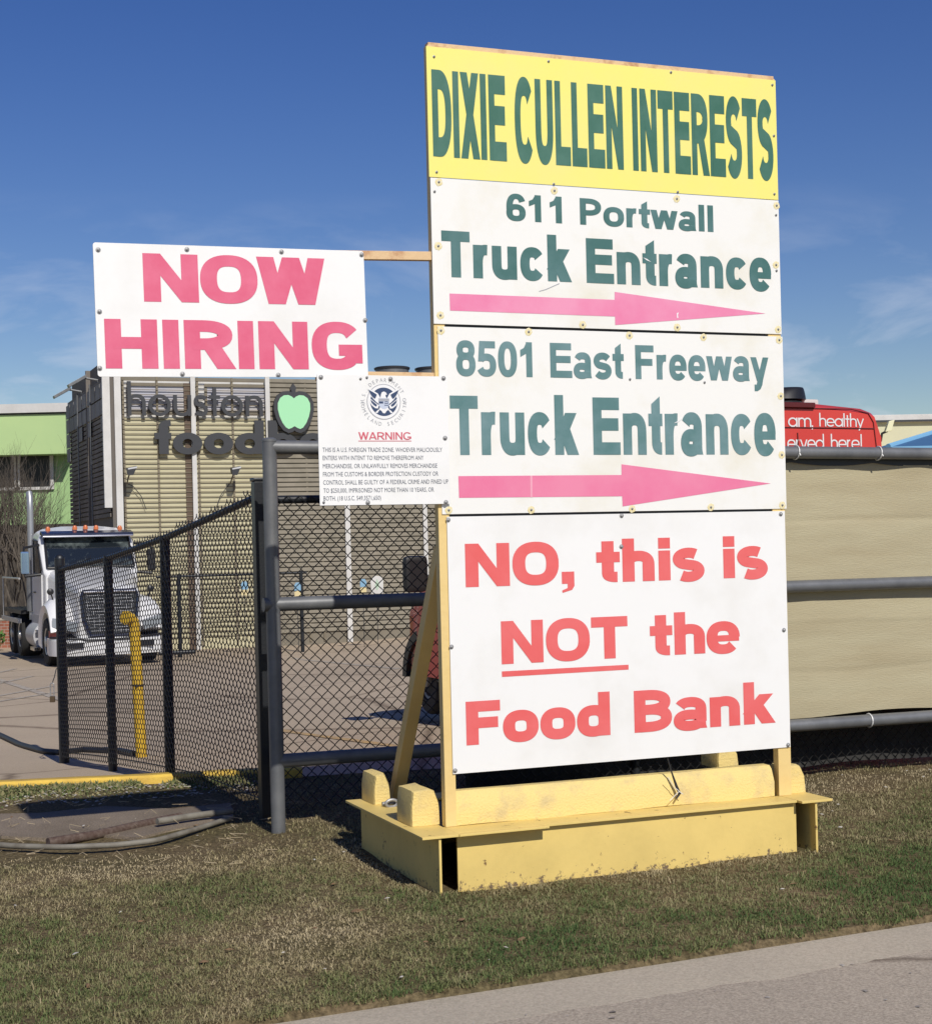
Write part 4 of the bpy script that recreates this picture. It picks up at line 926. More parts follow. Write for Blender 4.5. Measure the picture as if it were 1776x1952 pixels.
# vertical studs seen through the slats
st = MB()
for px in (238, 303, 380, 446, 585, 612):
    x, _ = bd(px, 880); st.box(x - 0.025, x + 0.025, 0.0185, 0.045, 0.1, BH - 0.05)
part(st, 'screen_studs', M_slat, bld)
st = MB(); x, _ = bd(364, 880); st.box(x - 0.13, x + 0.13, 0.019, 0.046, -0.2, BH - 0.2); part(st, 'brown_post', mat('brown_post', (0.11, 0.075, 0.05), 0.7), bld)
for px, w in ((228, 0.085), (372, 0.06), (517, 0.06), (664, 0.07), (812, 0.06)):
    x, _ = bd(px, 880 if px < 400 else 1000, -0.1); part(mkw(x - w, x + w, -0.4, BH - 0.02, -0.06, -0.004), 'column', M_white, bld, 0.01)
x, _ = bd(204, 860); zl = bd(215, 968)[1]; part(mkw(x - 0.09, x + 0.10, zl, BH + 0.02, -0.07, 0.03), 'corner_trim', M_white, bld, 0.01)
zb_ = bd(300, 962)[1]; part(mkw(0.3, BW, -0.035, -0.002, zb_ - 0.07, zb_ + 0.07), 'beam', mat('grey_beam', (0.30, 0.28, 0.24), 0.6), bld)
part(mkw(0.1, BW, -0.062, 0.30, BH - 0.018, BH + 0.03), 'coping', mat('dark_coping', (0.12, 0.115, 0.11), 0.6), bld)
# shaded side of the hall: shade put into slat and wall colours, grey panels
M_sslat = mat('shade_toned_slats', (0.19, 0.17, 0.15), 0.75, c2=(0.13, 0.115, 0.10), scale=1.0)
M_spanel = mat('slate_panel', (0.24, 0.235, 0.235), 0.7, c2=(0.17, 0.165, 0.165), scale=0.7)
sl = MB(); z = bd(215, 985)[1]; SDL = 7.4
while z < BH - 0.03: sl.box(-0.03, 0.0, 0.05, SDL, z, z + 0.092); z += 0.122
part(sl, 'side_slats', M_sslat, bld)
part(mkw(0.03, 0.2, 0.05, SDL, 0.0, BH - 0.03), 'side_wall', mat('shade_toned_wall', (0.13, 0.115, 0.10), 0.8), bld)
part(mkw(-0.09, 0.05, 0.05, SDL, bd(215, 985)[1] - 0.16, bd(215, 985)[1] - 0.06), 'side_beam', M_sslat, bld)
random.seed(3)
pn = MB()
for i in range(9):
    y = 0.2 + i * 0.82; h = random.choice((0.9, 1.3, 1.7, 1.1))
    for k in range(int(h / 0.42)): pn.box(-0.075, -0.062, y + random.uniform(0, 0.05), y + 0.74, BH - 0.1 - (k + 1) * 0.42, BH - 0.14 - k * 0.42)
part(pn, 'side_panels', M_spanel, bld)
for y in (2.6, 5.0): part(MB().cyl((-0.09, y, 0.2), (-0.09, y, BH), 0.022), 'conduit', M_galv, bld)
# hall lettering: charcoal channel letters and a mint apple in front of the slats
def hall_words(s, xl, xr, base, top, wv, wh, cap):
    ym = (base[1] + top[1]) / 2
    box = (bd(xl, ym, -0.13)[0], bd(xr, ym, -0.13)[0], bd(*base, -0.13)[1], bd(*top, -0.13)[1])
    for q in lettering(s, wv, wh, 'geo', box, -0.13, depth=0.06, cap=cap): part(q, 'channel_lettering', M_char, bld, fix=False)
hall_words('houston', 243.5, 501, (260, 792), (248, 726.5), 92, 78, 760)
hall_words('foodbank', 295, 724, (310, 865.5), (310, 800), 185, 140, 760)
def apple_outline(g):
    half = [(0.0, 0.70), (0.12, 0.80), (0.32, 0.88), (0.58, 0.86), (0.80, 0.72), (0.94, 0.45), (0.95, 0.12), (0.86, -0.25), (0.70, -0.60), (0.50, -0.85), (0.34, -0.93), (0.18, -0.88), (0.0, -0.78)]
    pts = half + [(-x, y) for x, y in half[-2:0:-1]]
    if g:
        c = []
        for i, p in enumerate(pts):
            a, d = Vector(pts[i - 1]), Vector(pts[(i + 1) % len(pts)]); t_ = (d - a).normalized(); c.append((p[0] - t_.y * g, p[1] + t_.x * g))
        pts = c
    return pts
ax, az = bd(561, 783, -0.2); ah = (bd(561, 737, -0.2)[1] - bd(561, 823, -0.2)[1]) / 2; ah *= 0.83
fnA = lambda a, c, d: (ax + a * ah * 0.94, d, az + c * ah - 0.02)
em = part(MB().prism([(x, y) for x, y in apple_outline(0.22)], fnA, -0.19, -0.10), 'apple_emblem', M_char, bld)
stm = MB(); stm.prism([(-0.07, 0.8), (-0.13, 1.12), (-0.20, 1.22), (-0.02, 1.52), (0.16, 1.28), (0.12, 1.12), (0.14, 0.8)], fnA, -0.185, -0.11); part(stm, 'stalk', M_char, em)
part(MB().prism(apple_outline(0.0), fnA, -0.198, -0.1905), 'apple_face', M_mint, em)
# floodlights on arms in front of the screen
def flood(px, label, side=1):
    x, z = bd(*px, -0.5); t = thing('floodlight', label, 'floodlight', B @ Matrix.Translation((x, -0.5, z)), 'floodlights aimed at the hall lettering')
    b = MB(); b.hexa([(-0.10, -0.09, -0.12), (0.03, -0.09, -0.12), (0.03, 0.09, -0.06), (-0.10, 0.09, -0.06)], [(-0.12, -0.10, 0.05), (0.13, -0.10, 0.10), (0.13, 0.10, 0.12), (-0.12, 0.10, 0.07)]); part(b, 'housing', M_char, t, 0.01)
    b = MB(); b.add([(-0.10, -0.104, 0.02), (0.12, -0.104, 0.055), (0.12, -0.101, 0.10), (-0.10, -0.101, 0.055)], [(0, 1, 2, 3)]); part(b, 'lens', mat('pale_lens', (0.5, 0.5, 0.5), 0.2), t)
    b = MB(); b.tube([(-0.05, 0.0, -0.08), (-0.08, 0.1, -0.22), (-0.06, 0.3, -0.30), (-0.06, 0.47, -0.30)], 0.02, 8); part(b, 'arm', M_slat, t)
    b = MB(); b.tube([(-0.05, 0.42, -0.30), (0.1 * side, 0.43, -0.36), (0.30 * side, 0.44, -0.62), (0.42 * side, 0.45, -0.95)], 0.010, 6); part(b, 'lead', M_dark, t)
flood((251, 897), 'black floodlight under the hall lettering nearest the corner trim')
flood((449, 897), 'black floodlight under the hall lettering beyond the second white column', -1)
for i, (px, ly) in enumerate((((150, 742), 1.9), ((112, 766), 4.9))):
    M_ = B @ Matrix.Translation((-0.45, ly, BH - 0.02))
    t = thing('roof_light', ('slim floodlight on a bracket over the nearer part of the hall side', 'slim floodlight on a bracket over the farther part of the hall side')[i], 'floodlight', M_, 'slim floodlights along the hall roof edge')
    b = MB(); b.hexa([(-0.27, -0.15, -0.14), (0.18, -0.15, 0.12), (0.18, 0.15, 0.12), (-0.27, 0.15, -0.14)], [(-0.30, -0.15, -0.07), (0.15, -0.15, 0.19), (0.15, 0.15, 0.19), (-0.30, 0.15, -0.07)]); part(b, 'lamp_head', M_galv, t, 0.008)
    b = MB(); b.tube([(0.12, 0, 0.12), (0.48, 0, 0.06)], 0.03, 8); b.tube([(0.48, 0, 0.07), (0.48, 0, -0.3)], 0.03, 8); part(b, 'bracket', M_galv, t)
# round fan housings on the hall roof
for i, px in enumerate(((747, 701), (824, 702))):
    p = on_plane(B, *px, 5.0); t = thing('roof_fan', ('left of the two round pale fan drums on the hall roof', 'right of the two round pale fan drums on the hall roof')[i], 'roof fan', B @ Matrix.Translation((p[0], 5.0, BH - 0.02)), 'fan drums on the hall roof')
    hh = p[1] - BH; b = MB(); b.lathe([(0.50, 0), (0.50, hh - 0.03), (0.47, hh - 0.02)], (0, 0, 0), (0, 0, 1), 32); part(b, 'drum', M_galv, t); b = MB(); b.lathe([(0.47, hh - 0.05), (0.53, hh - 0.04), (0.54, hh + 0.01), (0.50, hh + 0.03)], (0, 0, 0), (0, 0, 1), 32); part(b, 'rim', M_dark, t)

# small parking signs, wheel stops and a low fence along the front of the hall
lowf = frame(at(560, 1150, 37.2) * 1.0, BYAW); lowf.translation.z = 0
p = at(560, 1150, 37.2); lf_z = terrain(p.x, p.y)
lowM = frame(Vector((p.x, p.y, lf_z)), BYAW)
low = thing('rail_fence', 'low dark rail fence along the foot of the slatted hall', 'fence', lowM)
lq = lambda x, y: on_plane(lowM, x, y)
za = lq(430, 1096)[1]; zb2 = lq(330, 1203)[1]
x0 = lq(300, 1150)[0]; x1 = lq(586, 1150)[0]
b = MB(); b.cyl((x0, 0, za), (x1, 0, za), 0.03, n=10); part(b, 'rail', M_blackf, low)
b = MB(); b.cyl((x0, 0, 0.12), (lq(372, 1200)[0], 0, 0.12), 0.05, n=10); part(b, 'rail', M_blackf, low)
for px in (342, 575): x, _ = lq(px, 1150); b = MB(); b.cyl((x, 0, -0.05), (x, 0, za + 0.05), 0.045, n=12); part(b, 'post', M_blackf, low)
bm_ = chain((x0, 0.03, 0), (x1, 0.03, 0), lambda t: 0.1, lambda t: za, 0.0022, 0.1); part(bm_, 'chain_mesh', M_wire, low, fix=False)
M_blue = mat('sky_blue_print', (0.20, 0.36, 0.50), 0.5); M_yel = mat('yellow_print', (0.62, 0.52, 0.28), 0.5)
for px, lab in (((465, 1122), 'small blue and yellow placard seen through the side fence mesh'), ((566, 1124), 'small blue and yellow placard just right of the grey gate post'), ((691, 1117), 'small blue and yellow placard beside the white rounded placard')):
    x, z = lq(*px); t = thing('placard', lab, 'placard', lowM @ Matrix.Translation((x, -0.06, z)), 'blue and yellow placards on the hall front')
    b = MB(); b.prism([(-0.08, -0.02), (0.08, -0.02), (0.08, 0.10), (0.04, 0.17), (-0.04, 0.17), (-0.08, 0.10)], lambda a, c, d: (a, d, c), -0.01, 0.01); part(b, 'blue_field', M_blue, t)
    b = MB(); b.prism([(-0.075, -0.15), (0.075, -0.15), (0.08, -0.06), (0.0, -0.021), (-0.08, -0.06)], lambda a, c, d: (a, d, c), -0.01, 0.01); part(b, 'yellow_field', M_yel, t)
    b = MB(); b.cyl((0, 0.02, -z), (0, 0.02, 0.05), 0.008, n=8); part(b, 'stake', M_dark, t)
x, z = lq(717, 1114); t = thing('placard', 'white round-topped placard with a faint green leaf before the hall', 'placard', lowM @ Matrix.Translation((x, -0.06, z)))
b = MB(); b.prism([(-0.15, -0.22), (0.15, -0.22), (0.16, 0.08)] + [(0.16 * math.cos(a), 0.08 + 0.13 * math.sin(a)) for a in [0.4, 0.8, 1.2, 1.57, 1.9, 2.3, 2.7]] + [(-0.16, 0.08)], lambda a, c, d: (a, d, c), -0.01, 0.01); part(b, 'face', M_white, t)
b = MB(); b.prism([(0, -0.15), (0.06, -0.02), (0.0, 0.14), (-0.06, -0.02)], lambda a, c, d: (a, d, c), -0.014, -0.0105); part(b, 'leaf', mat('faint_leaf', (0.40, 0.52, 0.40), 0.6), t)
b = MB(); b.cyl((0, 0.02, -z), (0, 0.02, 0.0), 0.008, n=8); part(b, 'stake', M_dark, t)
M_dstop = mat('dark_concrete', (0.09, 0.08, 0.07), 0.8, c2=(0.13, 0.115, 0.10), scale=6)
for px0, px1, py, lab in ((640, 736, 1212, 'dark concrete wheel stop on the lot behind the gate rail'), (490, 572, 1196, 'darker wheel stop partly behind the grey gate post')):
    a = lot_at(px0, py + 4); c = lot_at(px1, py + 4); L = (c - a).length; t = thing('parking_stop', lab, 'wheel stop', Matrix.Translation(a) @ Matrix.Rotation(math.atan2(c.y - a.y, c.x - a.x), 4, 'Z'), 'dark wheel stops on the lot')
    b = MB(); b.loft([[(L * i, q, h) for q, h in ((0, -0.02), (0.03, 0.14), (0.07, 0.17), (0.13, 0.17), (0.17, 0.14), (0.2, -0.02))] for i in (0, 0.5, 1)]); part(b, 'body', M_dstop, t, 0.01)

# ------------------------------------------------------------------ green building at the left
GYd = 52.0
gl = at(-260, 900, GYd); gr = at(128, 900, GYd); gz = terrain(-20, GYd)
GM = Matrix.Translation((gr.x, GYd, gz))
zz = lambda y, Y=GYd: at(60, y, Y).z - gz
gb = thing('green_building', 'pale green building with white roof band and recessed dark windows', 'building', GM)
W = gr.x - gl.x + 6
M_gr = mat('pale_green_render', (0.43, 0.58, 0.26), 0.7, c2=(0.40, 0.55, 0.25), scale=0.5); M_gr2 = mat('green_wall', (0.33, 0.50, 0.22), 0.7, c2=(0.29, 0.45, 0.2), scale=0.6)
part(MB().box(-W, 0, 0, 12, zz(866), zz(787)), 'upper_wall', M_gr, gb)
part(MB().box(-W, 0.1, -0.12, 12, zz(787) + 0.001, zz(770)), 'roof_band', M_white, gb)
part(MB().box(-W, 0.02, -0.03, 0.0, zz(787) - 0.05, zz(787) - 0.0), 'gutter', M_dark, gb)
part(MB().box(-W, 0.7, 1.0, 12, -0.3, zz(866) - 0.001), 'lower_wall', M_gr2, gb)
for i, (xa, xb) in enumerate(((36, 97), (-60, 33))):
    a = at(xa, 900, GYd + 1).x - gr.x; c = at(xb, 900, GYd + 1).x - gr.x
    w = part(MB().box(a, c, 0.95, 0.998, zz(928, GYd + 1), zz(868, GYd + 1)), 'window', mat('dark_glass', (0.012, 0.014, 0.016), 0.3, spec=0.3), gb)
    m_ = MB(); zb3, zt3 = zz(928, GYd + 1), zz(868, GYd + 1)
    m_.box(a - 0.12, a, 0.90, 0.999, zb3 - 0.1, zt3); m_.box(c, c + 0.12, 0.90, 0.999, zb3 - 0.1, zt3); m_.box(a + 0.001, c - 0.001, 0.90, 0.999, zb3 - 0.11, zb3 - 0.01); part(m_, 'frame', M_white, w)
part(MB().box(-W, 0.72, 0.93, 0.999, -0.3, zz(1000, GYd + 1)), 'plinth', mat('dark_brown_plinth', (0.06, 0.05, 0.04), 0.8), gb)
# dark hedge and brick planter low at the left edge
pl = at(-10, 1150, 43.0); pz = terrain(pl.x, 43.0)
t = thing('brick_planter', 'low red brick planter wall at the far left behind the truck', 'planter', Matrix.Translation((pl.x, 43.0, pz)))
br = bpy.data.materials.new('red_brick'); br.use_nodes = True; q = br.node_tree.nodes.new('ShaderNodeTexBrick'); q.inputs['Color1'].default_value = (0.33, 0.12, 0.07, 1); q.inputs['Color2'].default_value = (0.25, 0.09, 0.055, 1); q.inputs['Mortar'].default_value = (0.35, 0.30, 0.25, 1); q.inputs['Scale'].default_value = 3
tcq = br.node_tree.nodes.new('ShaderNodeTexCoord'); mpq = br.node_tree.nodes.new('ShaderNodeMapping'); mpq.inputs['Rotation'].default_value = (R(90), 0, 0); br.node_tree.links.new(tcq.outputs['Object'], mpq.inputs[0]); br.node_tree.links.new(mpq.outputs[0], q.inputs[0]); br.node_tree.links.new(q.outputs[0], br.node_tree.nodes['Principled BSDF'].inputs['Base Color'])
part(MB().box(-3.0, 1.6, 0.0, 0.35, -0.2, 0.75), 'wall', br, t, 0.01); part(MB().box(-3.02, 1.62, -0.02, 0.37, 0.751, 0.81), 'coping', M_concr, t, 0.01)
def leaves(n, cx, cy, cz, rx, ry, rz_, size):
    b = MB()
    for _ in range(n):
        u = Vector((random.gauss(0, 1), random.gauss(0, 1), random.gauss(0, 1))).normalized() * random.random() ** 0.4
        p = Vector((cx + u.x * rx, cy + u.y * ry, cz + u.z * rz_)); a = Vector((random.gauss(0, 1), random.gauss(0, 1), random.gauss(0, 1))).normalized(); c = a.orthogonal().normalized(); s_ = size * random.uniform(0.6, 1.3)
        b.add([p - a * s_, p + c * s_ * 0.5, p + a * s_, p - c * s_ * 0.5], [(0, 1, 2, 3)])
    return b
t = thing('shrub', 'bright green shrub in front of the brick planter at the left edge', 'shrub', Matrix.Translation((pl.x - 0.2, 41.6, terrain(pl.x, 41.6))))
part(leaves(1500, 0, 0, 0.35, 0.9, 0.5, 0.4, 0.07), 'foliage', mat('shrub_green', (0.10, 0.22, 0.04), 0.7, c2=(0.06, 0.14, 0.03), scale=5), t, fix=False)
b = MB()
for k in range(7): b.tube([(0.05 * k - 0.15, 0, -0.05), (0.12 * k - 0.36, 0.05, 0.4)], 0.012, 5)
part(b, 'stems', M_slat, t)

# ------------------------------------------------------------------ bare winter trees in front of the green building
M_bark = mat('grey_bark', (0.085, 0.07, 0.055), 0.85, c2=(0.13, 0.11, 0.09), scale=8)
def bare_tree(px, Y, label, h, seed, spread=0.5):
    random.seed(seed); p = at(px, 1100, Y); z = terrain(p.x, Y); t = thing('bare_tree', label, 'tree', Matrix.Translation((p.x, Y, z)), 'bare trees before the green building')
    tr, cr = MB(), MB()
    def grow(mb, p, d, L, r, lev):
        pts = [p]; q = p
        for k in range(4):
            d = (d + Vector((random.uniform(-1, 1), random.uniform(-1, 1), random.uniform(-0.2, 0.6))) * 0.16).normalized(); q = q + d * L / 4; pts.append(q)
        mb.tube(pts, [r * (1 - 0.13 * k) for k in range(5)], 6 if lev < 2 else 4, False)
        if lev < 5:
            for k in range(3 if lev < 4 else 2):
                a = random.uniform(0, 6.28); sd_ = d.orthogonal().normalized(); sd_ = (sd_ * math.cos(a) + d.cross(sd_) * math.sin(a))
                grow(cr, pts[random.choice((2, 3, 4))] if lev else pts[4], (d + sd_ * random.uniform(0.45, 0.9) * spread * 1.5 + Vector((0, 0, 0.25))).normalized(), L * random.uniform(0.62, 0.85), r * 0.55, lev + 1)
    for k in range(random.choice((2, 3))):
        grow(tr, Vector((random.uniform(-0.12, 0.12), random.uniform(-0.1, 0.1), -0.1)), Vector((random.uniform(-0.3, 0.3), random.uniform(-0.2, 0.2), 1)), h * 0.36, 0.06, 0)
    part(tr, 'trunk', M_bark, t, fix=False); part(cr, 'crown', M_bark, t, fix=False)
bare_tree(6, 47.0, 'bare many stemmed tree at the far left edge', 5.1, 11)
bare_tree(50, 46.0, 'bare many stemmed tree behind the truck exhaust stack', 5.4, 12)
bare_tree(84, 48.0, 'bare many stemmed tree between the exhaust stack and the dark hall side', 5.2, 15)
bare_tree(-36, 47.5, 'bare tree cut by the left edge of the picture', 4.9, 17)

# ------------------------------------------------------------------ far right: pale hall, floodlight, canopy
RY = 56.0; rp = at(1640, 900, RY); rz0 = terrain(rp.x, RY)
rb_ = thing('pale_building', 'long pale yellow building with white roof edge behind the red van', 'building', Matrix.Translation((rp.x, RY, rz0)) @ Matrix.Rotation(R(4), 4, 'Z'))
hz_ = lambda y: at(1720, y, RY + 0.2).z - rz0
part(MB().box(-9, 16, 0, 10, -0.3, hz_(805)), 'wall', mat('pale_cream_wall', (0.62, 0.60, 0.40), 0.7, c2=(0.58, 0.56, 0.38), scale=0.4), rb_)
part(MB().box(-9.1, 16.1, -0.15, 10, hz_(805) + 0.001, hz_(791)), 'roof_edge', M_white, rb_, 0.02)
part(MB().box(-9.1, 16.1, -0.17, -0.151, hz_(805) - 0.0, hz_(805) + 0.07), 'gutter', M_dark, rb_)
fp_ = at(1690, 815, RY - 0.8); t = thing('wall_lamp', 'pale lamp on a dark bent arm on the cream building', 'lamp', Matrix.Translation(fp_))
b = MB(); b.hexa([(-0.10, -0.14, -0.16), (0.12, -0.14, -0.12), (0.12, 0.14, -0.12), (-0.10, 0.14, -0.16)], [(0.04, -0.12, 0.22), (0.24, -0.12, 0.26), (0.24, 0.12, 0.26), (0.04, 0.12, 0.22)]); part(b, 'lamp_head', mat('pale_lamp', (0.72, 0.70, 0.45), 0.4), t, 0.02)
b = MB(); b.tube([(0, 0, -0.12), (-0.16, 0.1, -0.2), (-0.18, 0.2, -0.45), (-0.32, 0.6, -0.52), (-0.32, 0.86, -0.52)], 0.045, 8); part(b, 'arm', M_dark, t)
CY = 26.0; cl = at(1692, 849, CY); cz = terrain(cl.x, CY)
t = thing('canopy_tent', 'blue canopy roof rising at the right edge behind the fence', 'canopy', Matrix.Translation((cl.x, CY, cz)))
h0 = cl.z - cz; pk_ = at(1776, 826, CY); sl_ = (pk_.z - cl.z) / (pk_.x - cl.x); w = 3.2; hp = h0 + sl_ * w / 2 * 1.0
M_can = mat('light_blue_canvas', (0.17, 0.38, 0.58), 0.7); M_can2 = mat('blue_canvas', (0.055, 0.15, 0.30), 0.7)
b = MB(); pk3 = (w / 2, w / 2, hp + 0.0); cs = [(0, 0, h0 - 0.02), (w, 0, h0 - 0.02), (w, w, h0 - 0.02), (0, w, h0 - 0.02)]
b.add(cs + [pk3], [(0, 1, 4), (1, 2, 4), (2, 3, 4), (3, 0, 4)]); part(b, 'roof_fabric', M_can2, t)
b = MB()
for (x0_, y0_), (x1_, y1_) in (((0, 0), (w, 0)), ((w, 0), (w, w)), ((w, w), (0, w)), ((0, w), (0, 0))): b.add([(x0_, y0_, h0 - 0.3), (x1_, y1_, h0 - 0.3), (x1_, y1_, h0 - 0.021), (x0_, y0_, h0 - 0.021)], [(0, 1, 2, 3)])
part(b, 'valance', M_can, t)
b = MB(); b.tube([cs[0], pk3], 0.05, 8); b.tube([cs[1], pk3], 0.05, 8); part(b, 'lit_edge_band', M_can, t)  # paler tubes put the lit top edge into the canvas colour
for x, y in ((0.05, 0.05), (w - 0.05, 0.05), (w - 0.05, w - 0.05), (0.05, w - 0.05)): part(MB().box(x - 0.02, x + 0.02, y - 0.02, y + 0.02, 0, h0 - 0.05), 'leg', M_galv, t)

# ------------------------------------------------------------------ white day-cab truck (x forward, y to its left, z up; root under the bumper)
M_tw = mat('white_truck_paint', (0.72, 0.72, 0.72), 0.22, spec=0.6, c2=(0.66, 0.66, 0.655), scale=1.2)
M_tg = mat('grey_lower_panel', (0.40, 0.40, 0.41), 0.4)
M_blk = mat('black_plastic', (0.012, 0.012, 0.013), 0.45)
M_glass = mat('dark_windscreen', (0.012, 0.016, 0.02), 0.06, spec=0.9, c2=(0.13, 0.155, 0.15), scale=1.6, clamp=(0.47, 0.62))  # paler patches in the colour stand for reflections on the glass
M_chrome = mat('chrome', (0.62, 0.63, 0.66), 0.16, 1.0)
M_visor = mat('navy_visor', (0.015, 0.02, 0.045), 0.15, spec=0.8)
M_amber = mat('amber_lens', (0.60, 0.17, 0.06), 0.3)
M_tyre = mat('tyre_rubber', (0.018, 0.018, 0.018), 0.85)
M_rim = mat('dull_alloy', (0.45, 0.45, 0.45), 0.4, 0.6)
M_mesh = mat('grille_mesh', (0.035, 0.037, 0.04), 0.4, 0.3)
M_lampg = mat('headlamp_glass', (0.35, 0.37, 0.40), 0.1, 0.3, spec=0.9)
M_redl = mat('dusty_red_part', (0.35, 0.08, 0.06), 0.5)
tp = at(213, 1240, 33.4); tz = terrain(tp.x + 0.5, 34.5)
TYAW = math.atan2(-0.915, 0.405)
T = frame(Vector((tp.x, tp.y, tz)), TYAW)
tk = thing('truck', 'white day cab semi truck with dark grille facing the fence', 'truck', T)
def xloft(secs, mb=None):
    """sections: (x, [(y, z)...])"""
    mb = mb or MB(); mb.loft([[(x, y, z) for y, z in s] for x, s in secs]); return mb
def sect(hw, zb, zt, c, crown=0.0):
    return [(-hw, zb), (-hw, zt - c), (-hw + c * 0.35, zt - c * 0.3), (-hw + c, zt), (-hw * 0.4, zt + crown), (hw * 0.4, zt + crown), (hw - c, zt), (hw - c * 0.35, zt - c * 0.3), (hw, zt - c), (hw, zb)]
# cab with raked windscreen
cab = xloft([(-2.02, sect(1.00, 1.0, 1.98, 0.10)), (-2.10, sect(1.04, 0.75, 2.08, 0.10)), (-2.62, sect(1.06, 0.72, 2.82, 0.16, 0.02)), (-2.85, sect(1.06, 0.72, 2.92, 0.20, 0.04)), (-3.4, sect(1.06, 0.72, 2.99, 0.22, 0.05)), (-3.75, sect(1.05, 0.72, 2.94, 0.20, 0.04))])
part(cab, 'cab', M_tw, tk, 0.01)
ws = MB(); wq = [(-2.075, -0.96, 2.09), (-2.075, 0.96, 2.09), (-2.60, 0.93, 2.79), (-2.60, -0.93, 2.79)]
nrm = Vector((0.8, 0, 0.6)) * 0.022
ws.loft([[tuple(Vector(p) + nrm) for p in wq], [tuple(Vector(p) + nrm * 0.2) for p in wq]]); part(ws, 'windscreen', M_glass, tk, 0.01)
wsf = MB()
for a, c in ((0, 1), (1, 2), (2, 3), (3, 0)): wsf.tube([Vector(wq[a]) + nrm * 0.8, Vector(wq[c]) + nrm * 0.8], 0.028, 8)
part(wsf, 'windscreen_seal', M_blk, tk)
wp = MB()
for y in (-0.45, 0.35): wp.tube([(-2.05, y, 2.10), (-2.10, y + 0.32, 2.15), (-2.17, y + 0.60, 2.24)], 0.014, 6)
part(wp, 'wipers', M_blk, tk)
vs = MB(); vs.loft([[(x, y, z) for x, z in ((-2.42, 2.80), (-2.32, 2.79), (-2.36, 2.87), (-2.62, 2.93), (-2.70, 2.86))] for y in (-1.02, -0.6, 0.6, 1.02)]); part(vs, 'sun_visor', M_visor, tk, 0.01)
vb = MB(); vb.tube([(-2.33, -1.0, 2.80), (-2.31, 0, 2.80), (-2.33, 1.0, 2.80)], 0.022, 8); part(vb, 'visor_trim', M_chrome, tk)
for y in (-0.82, -0.22, 0.02, 0.26, 0.80):
    b = MB(); b.lathe([(0.058, 0), (0.053, 0.05), (0.028, 0.09)], (-2.78, y, 2.935 + 0.03 * (1 - abs(y))), (0.2, 0, 1), 10); part(b, 'marker_light', M_amber, tk)
for s in (-1, 1):
    win = MB(); pts = [(-2.30, 2.08), (-2.72, 2.70), (-3.30, 2.74), (-3.32, 1.98), (-2.45, 1.95)]
    win.prism(pts, lambda a, c, d: (a, s * d, c), 1.052, 1.066); wn = part(win, 'side_window', M_glass, tk, 0.004)
    fr_ = MB(); P_ = [(p[0], s * 1.066, p[1]) for p in pts]
    for i in range(5): fr_.tube([P_[i], P_[(i + 1) % 5]], 0.022, 6)
    part(fr_, 'window_seal', M_blk, wn)
    dr = MB(); dr.prism([(-2.30, 1.05), (-2.25, 1.95), (-3.36, 1.95), (-3.36, 0.90), (-2.55, 0.90)], lambda a, c, d: (a, s * d, c), 1.045, 1.070); door = part(dr, 'door', M_tw if s > 0 else M_tw, tk, 0.01)
    b = MB(); b.box(-3.25, -3.08, 0, 0, 0, 0); b = MB(); b.tube([(-3.26, s * 1.085, 1.55), (-3.06, s * 1.09, 1.55)], 0.02, 8); part(b, 'handle', M_blk, door)
    # mirrors on black arms
    b = MB(); b.box(-2.38, -2.26, min(s * 1.50, s * 1.32), max(s * 1.50, s * 1.32), 1.98, 2.48); mrr = part(b, 'mirror', mat('reflection_blue_mirror', (0.22, 0.33, 0.48), 0.1, 0.6) if s < 0 else M_blk, tk, 0.04)  # blue reflection put into the mirror's own colour
    b = MB(); b.tube([(-2.35, s * 1.06, 1.96), (-2.32, s * 1.42, 1.93), (-2.32, s * 1.42, 2.0)], 0.035, 8); b.tube([(-2.55, s * 1.06, 2.62), (-2.36, s * 1.42, 2.56), (-2.33, s * 1.42, 2.45)], 0.028, 8); part(b, 'mirror_arm', M_blk, mrr)
    b = MB(); b.lathe([(0.02, 0), (0.07, 0.02), (0.075, 0.06), (0.03, 0.10)], (-0.95, s * 1.08, 1.60), (-1, 0, 0), 12); b.tube([(-0.98, s * 1.08, 1.58), (-1.05, s * 0.98, 1.30)], 0.016, 6); part(b, 'fender_mirror', M_blk, tk)
# hood, fenders, grille, bumper
hood = xloft([(-2.06, sect(0.98, 0.9, 2.06, 0.18, 0.03)), (-1.3, sect(0.84, 0.8, 1.93, 0.22, 0.05)), (-0.6, sect(0.74, 0.7, 1.80, 0.22, 0.05)), (-0.22, sect(0.68, 0.62, 1.70, 0.18, 0.04)), (-0.12, sect(0.62, 0.62, 1.60, 0.15, 0.03))])
part(hood, 'hood', M_tw, tk, 0.012)
gq = [(-0.56, 1.60), (0.56, 1.60), (0.60, 1.48), (0.56, 1.0), (0.42, 0.66), (-0.42, 0.66), (-0.56, 1.0), (-0.60, 1.48)]
fnG = lambda a, c, d: (d - 0.09 + 0.10 * (1.1 - c) * 0.6, a, c)
gr_ = part(MB().prism(gq, fnG, 0.0, 0.03), 'grille', M_mesh, tk, 0.004)
gm = MB(); P_ = [fnG(a, c, 0.03) for a, c in gq]
for i in range(len(P_)): gm.tube([P_[i], P_[(i + 1) % len(P_)]], 0.028 if i != 0 else 0.04, 8)
part(gm, 'grille_surround', M_visor, gr_)
gt_ = MB(); gt_.tube([fnG(-0.54, 1.585, 0.055), fnG(0.54, 1.585, 0.055)], 0.028, 8); part(gt_, 'chrome_lip', M_chrome, gr_)
gs = MB()
for k in range(9): y = -0.44 + 0.11 * k; gs.tube([fnG(y, 0.72 if abs(y) < 0.4 else 0.86, 0.034), fnG(y * 1.1, 1.54, 0.034)], 0.007, 5)
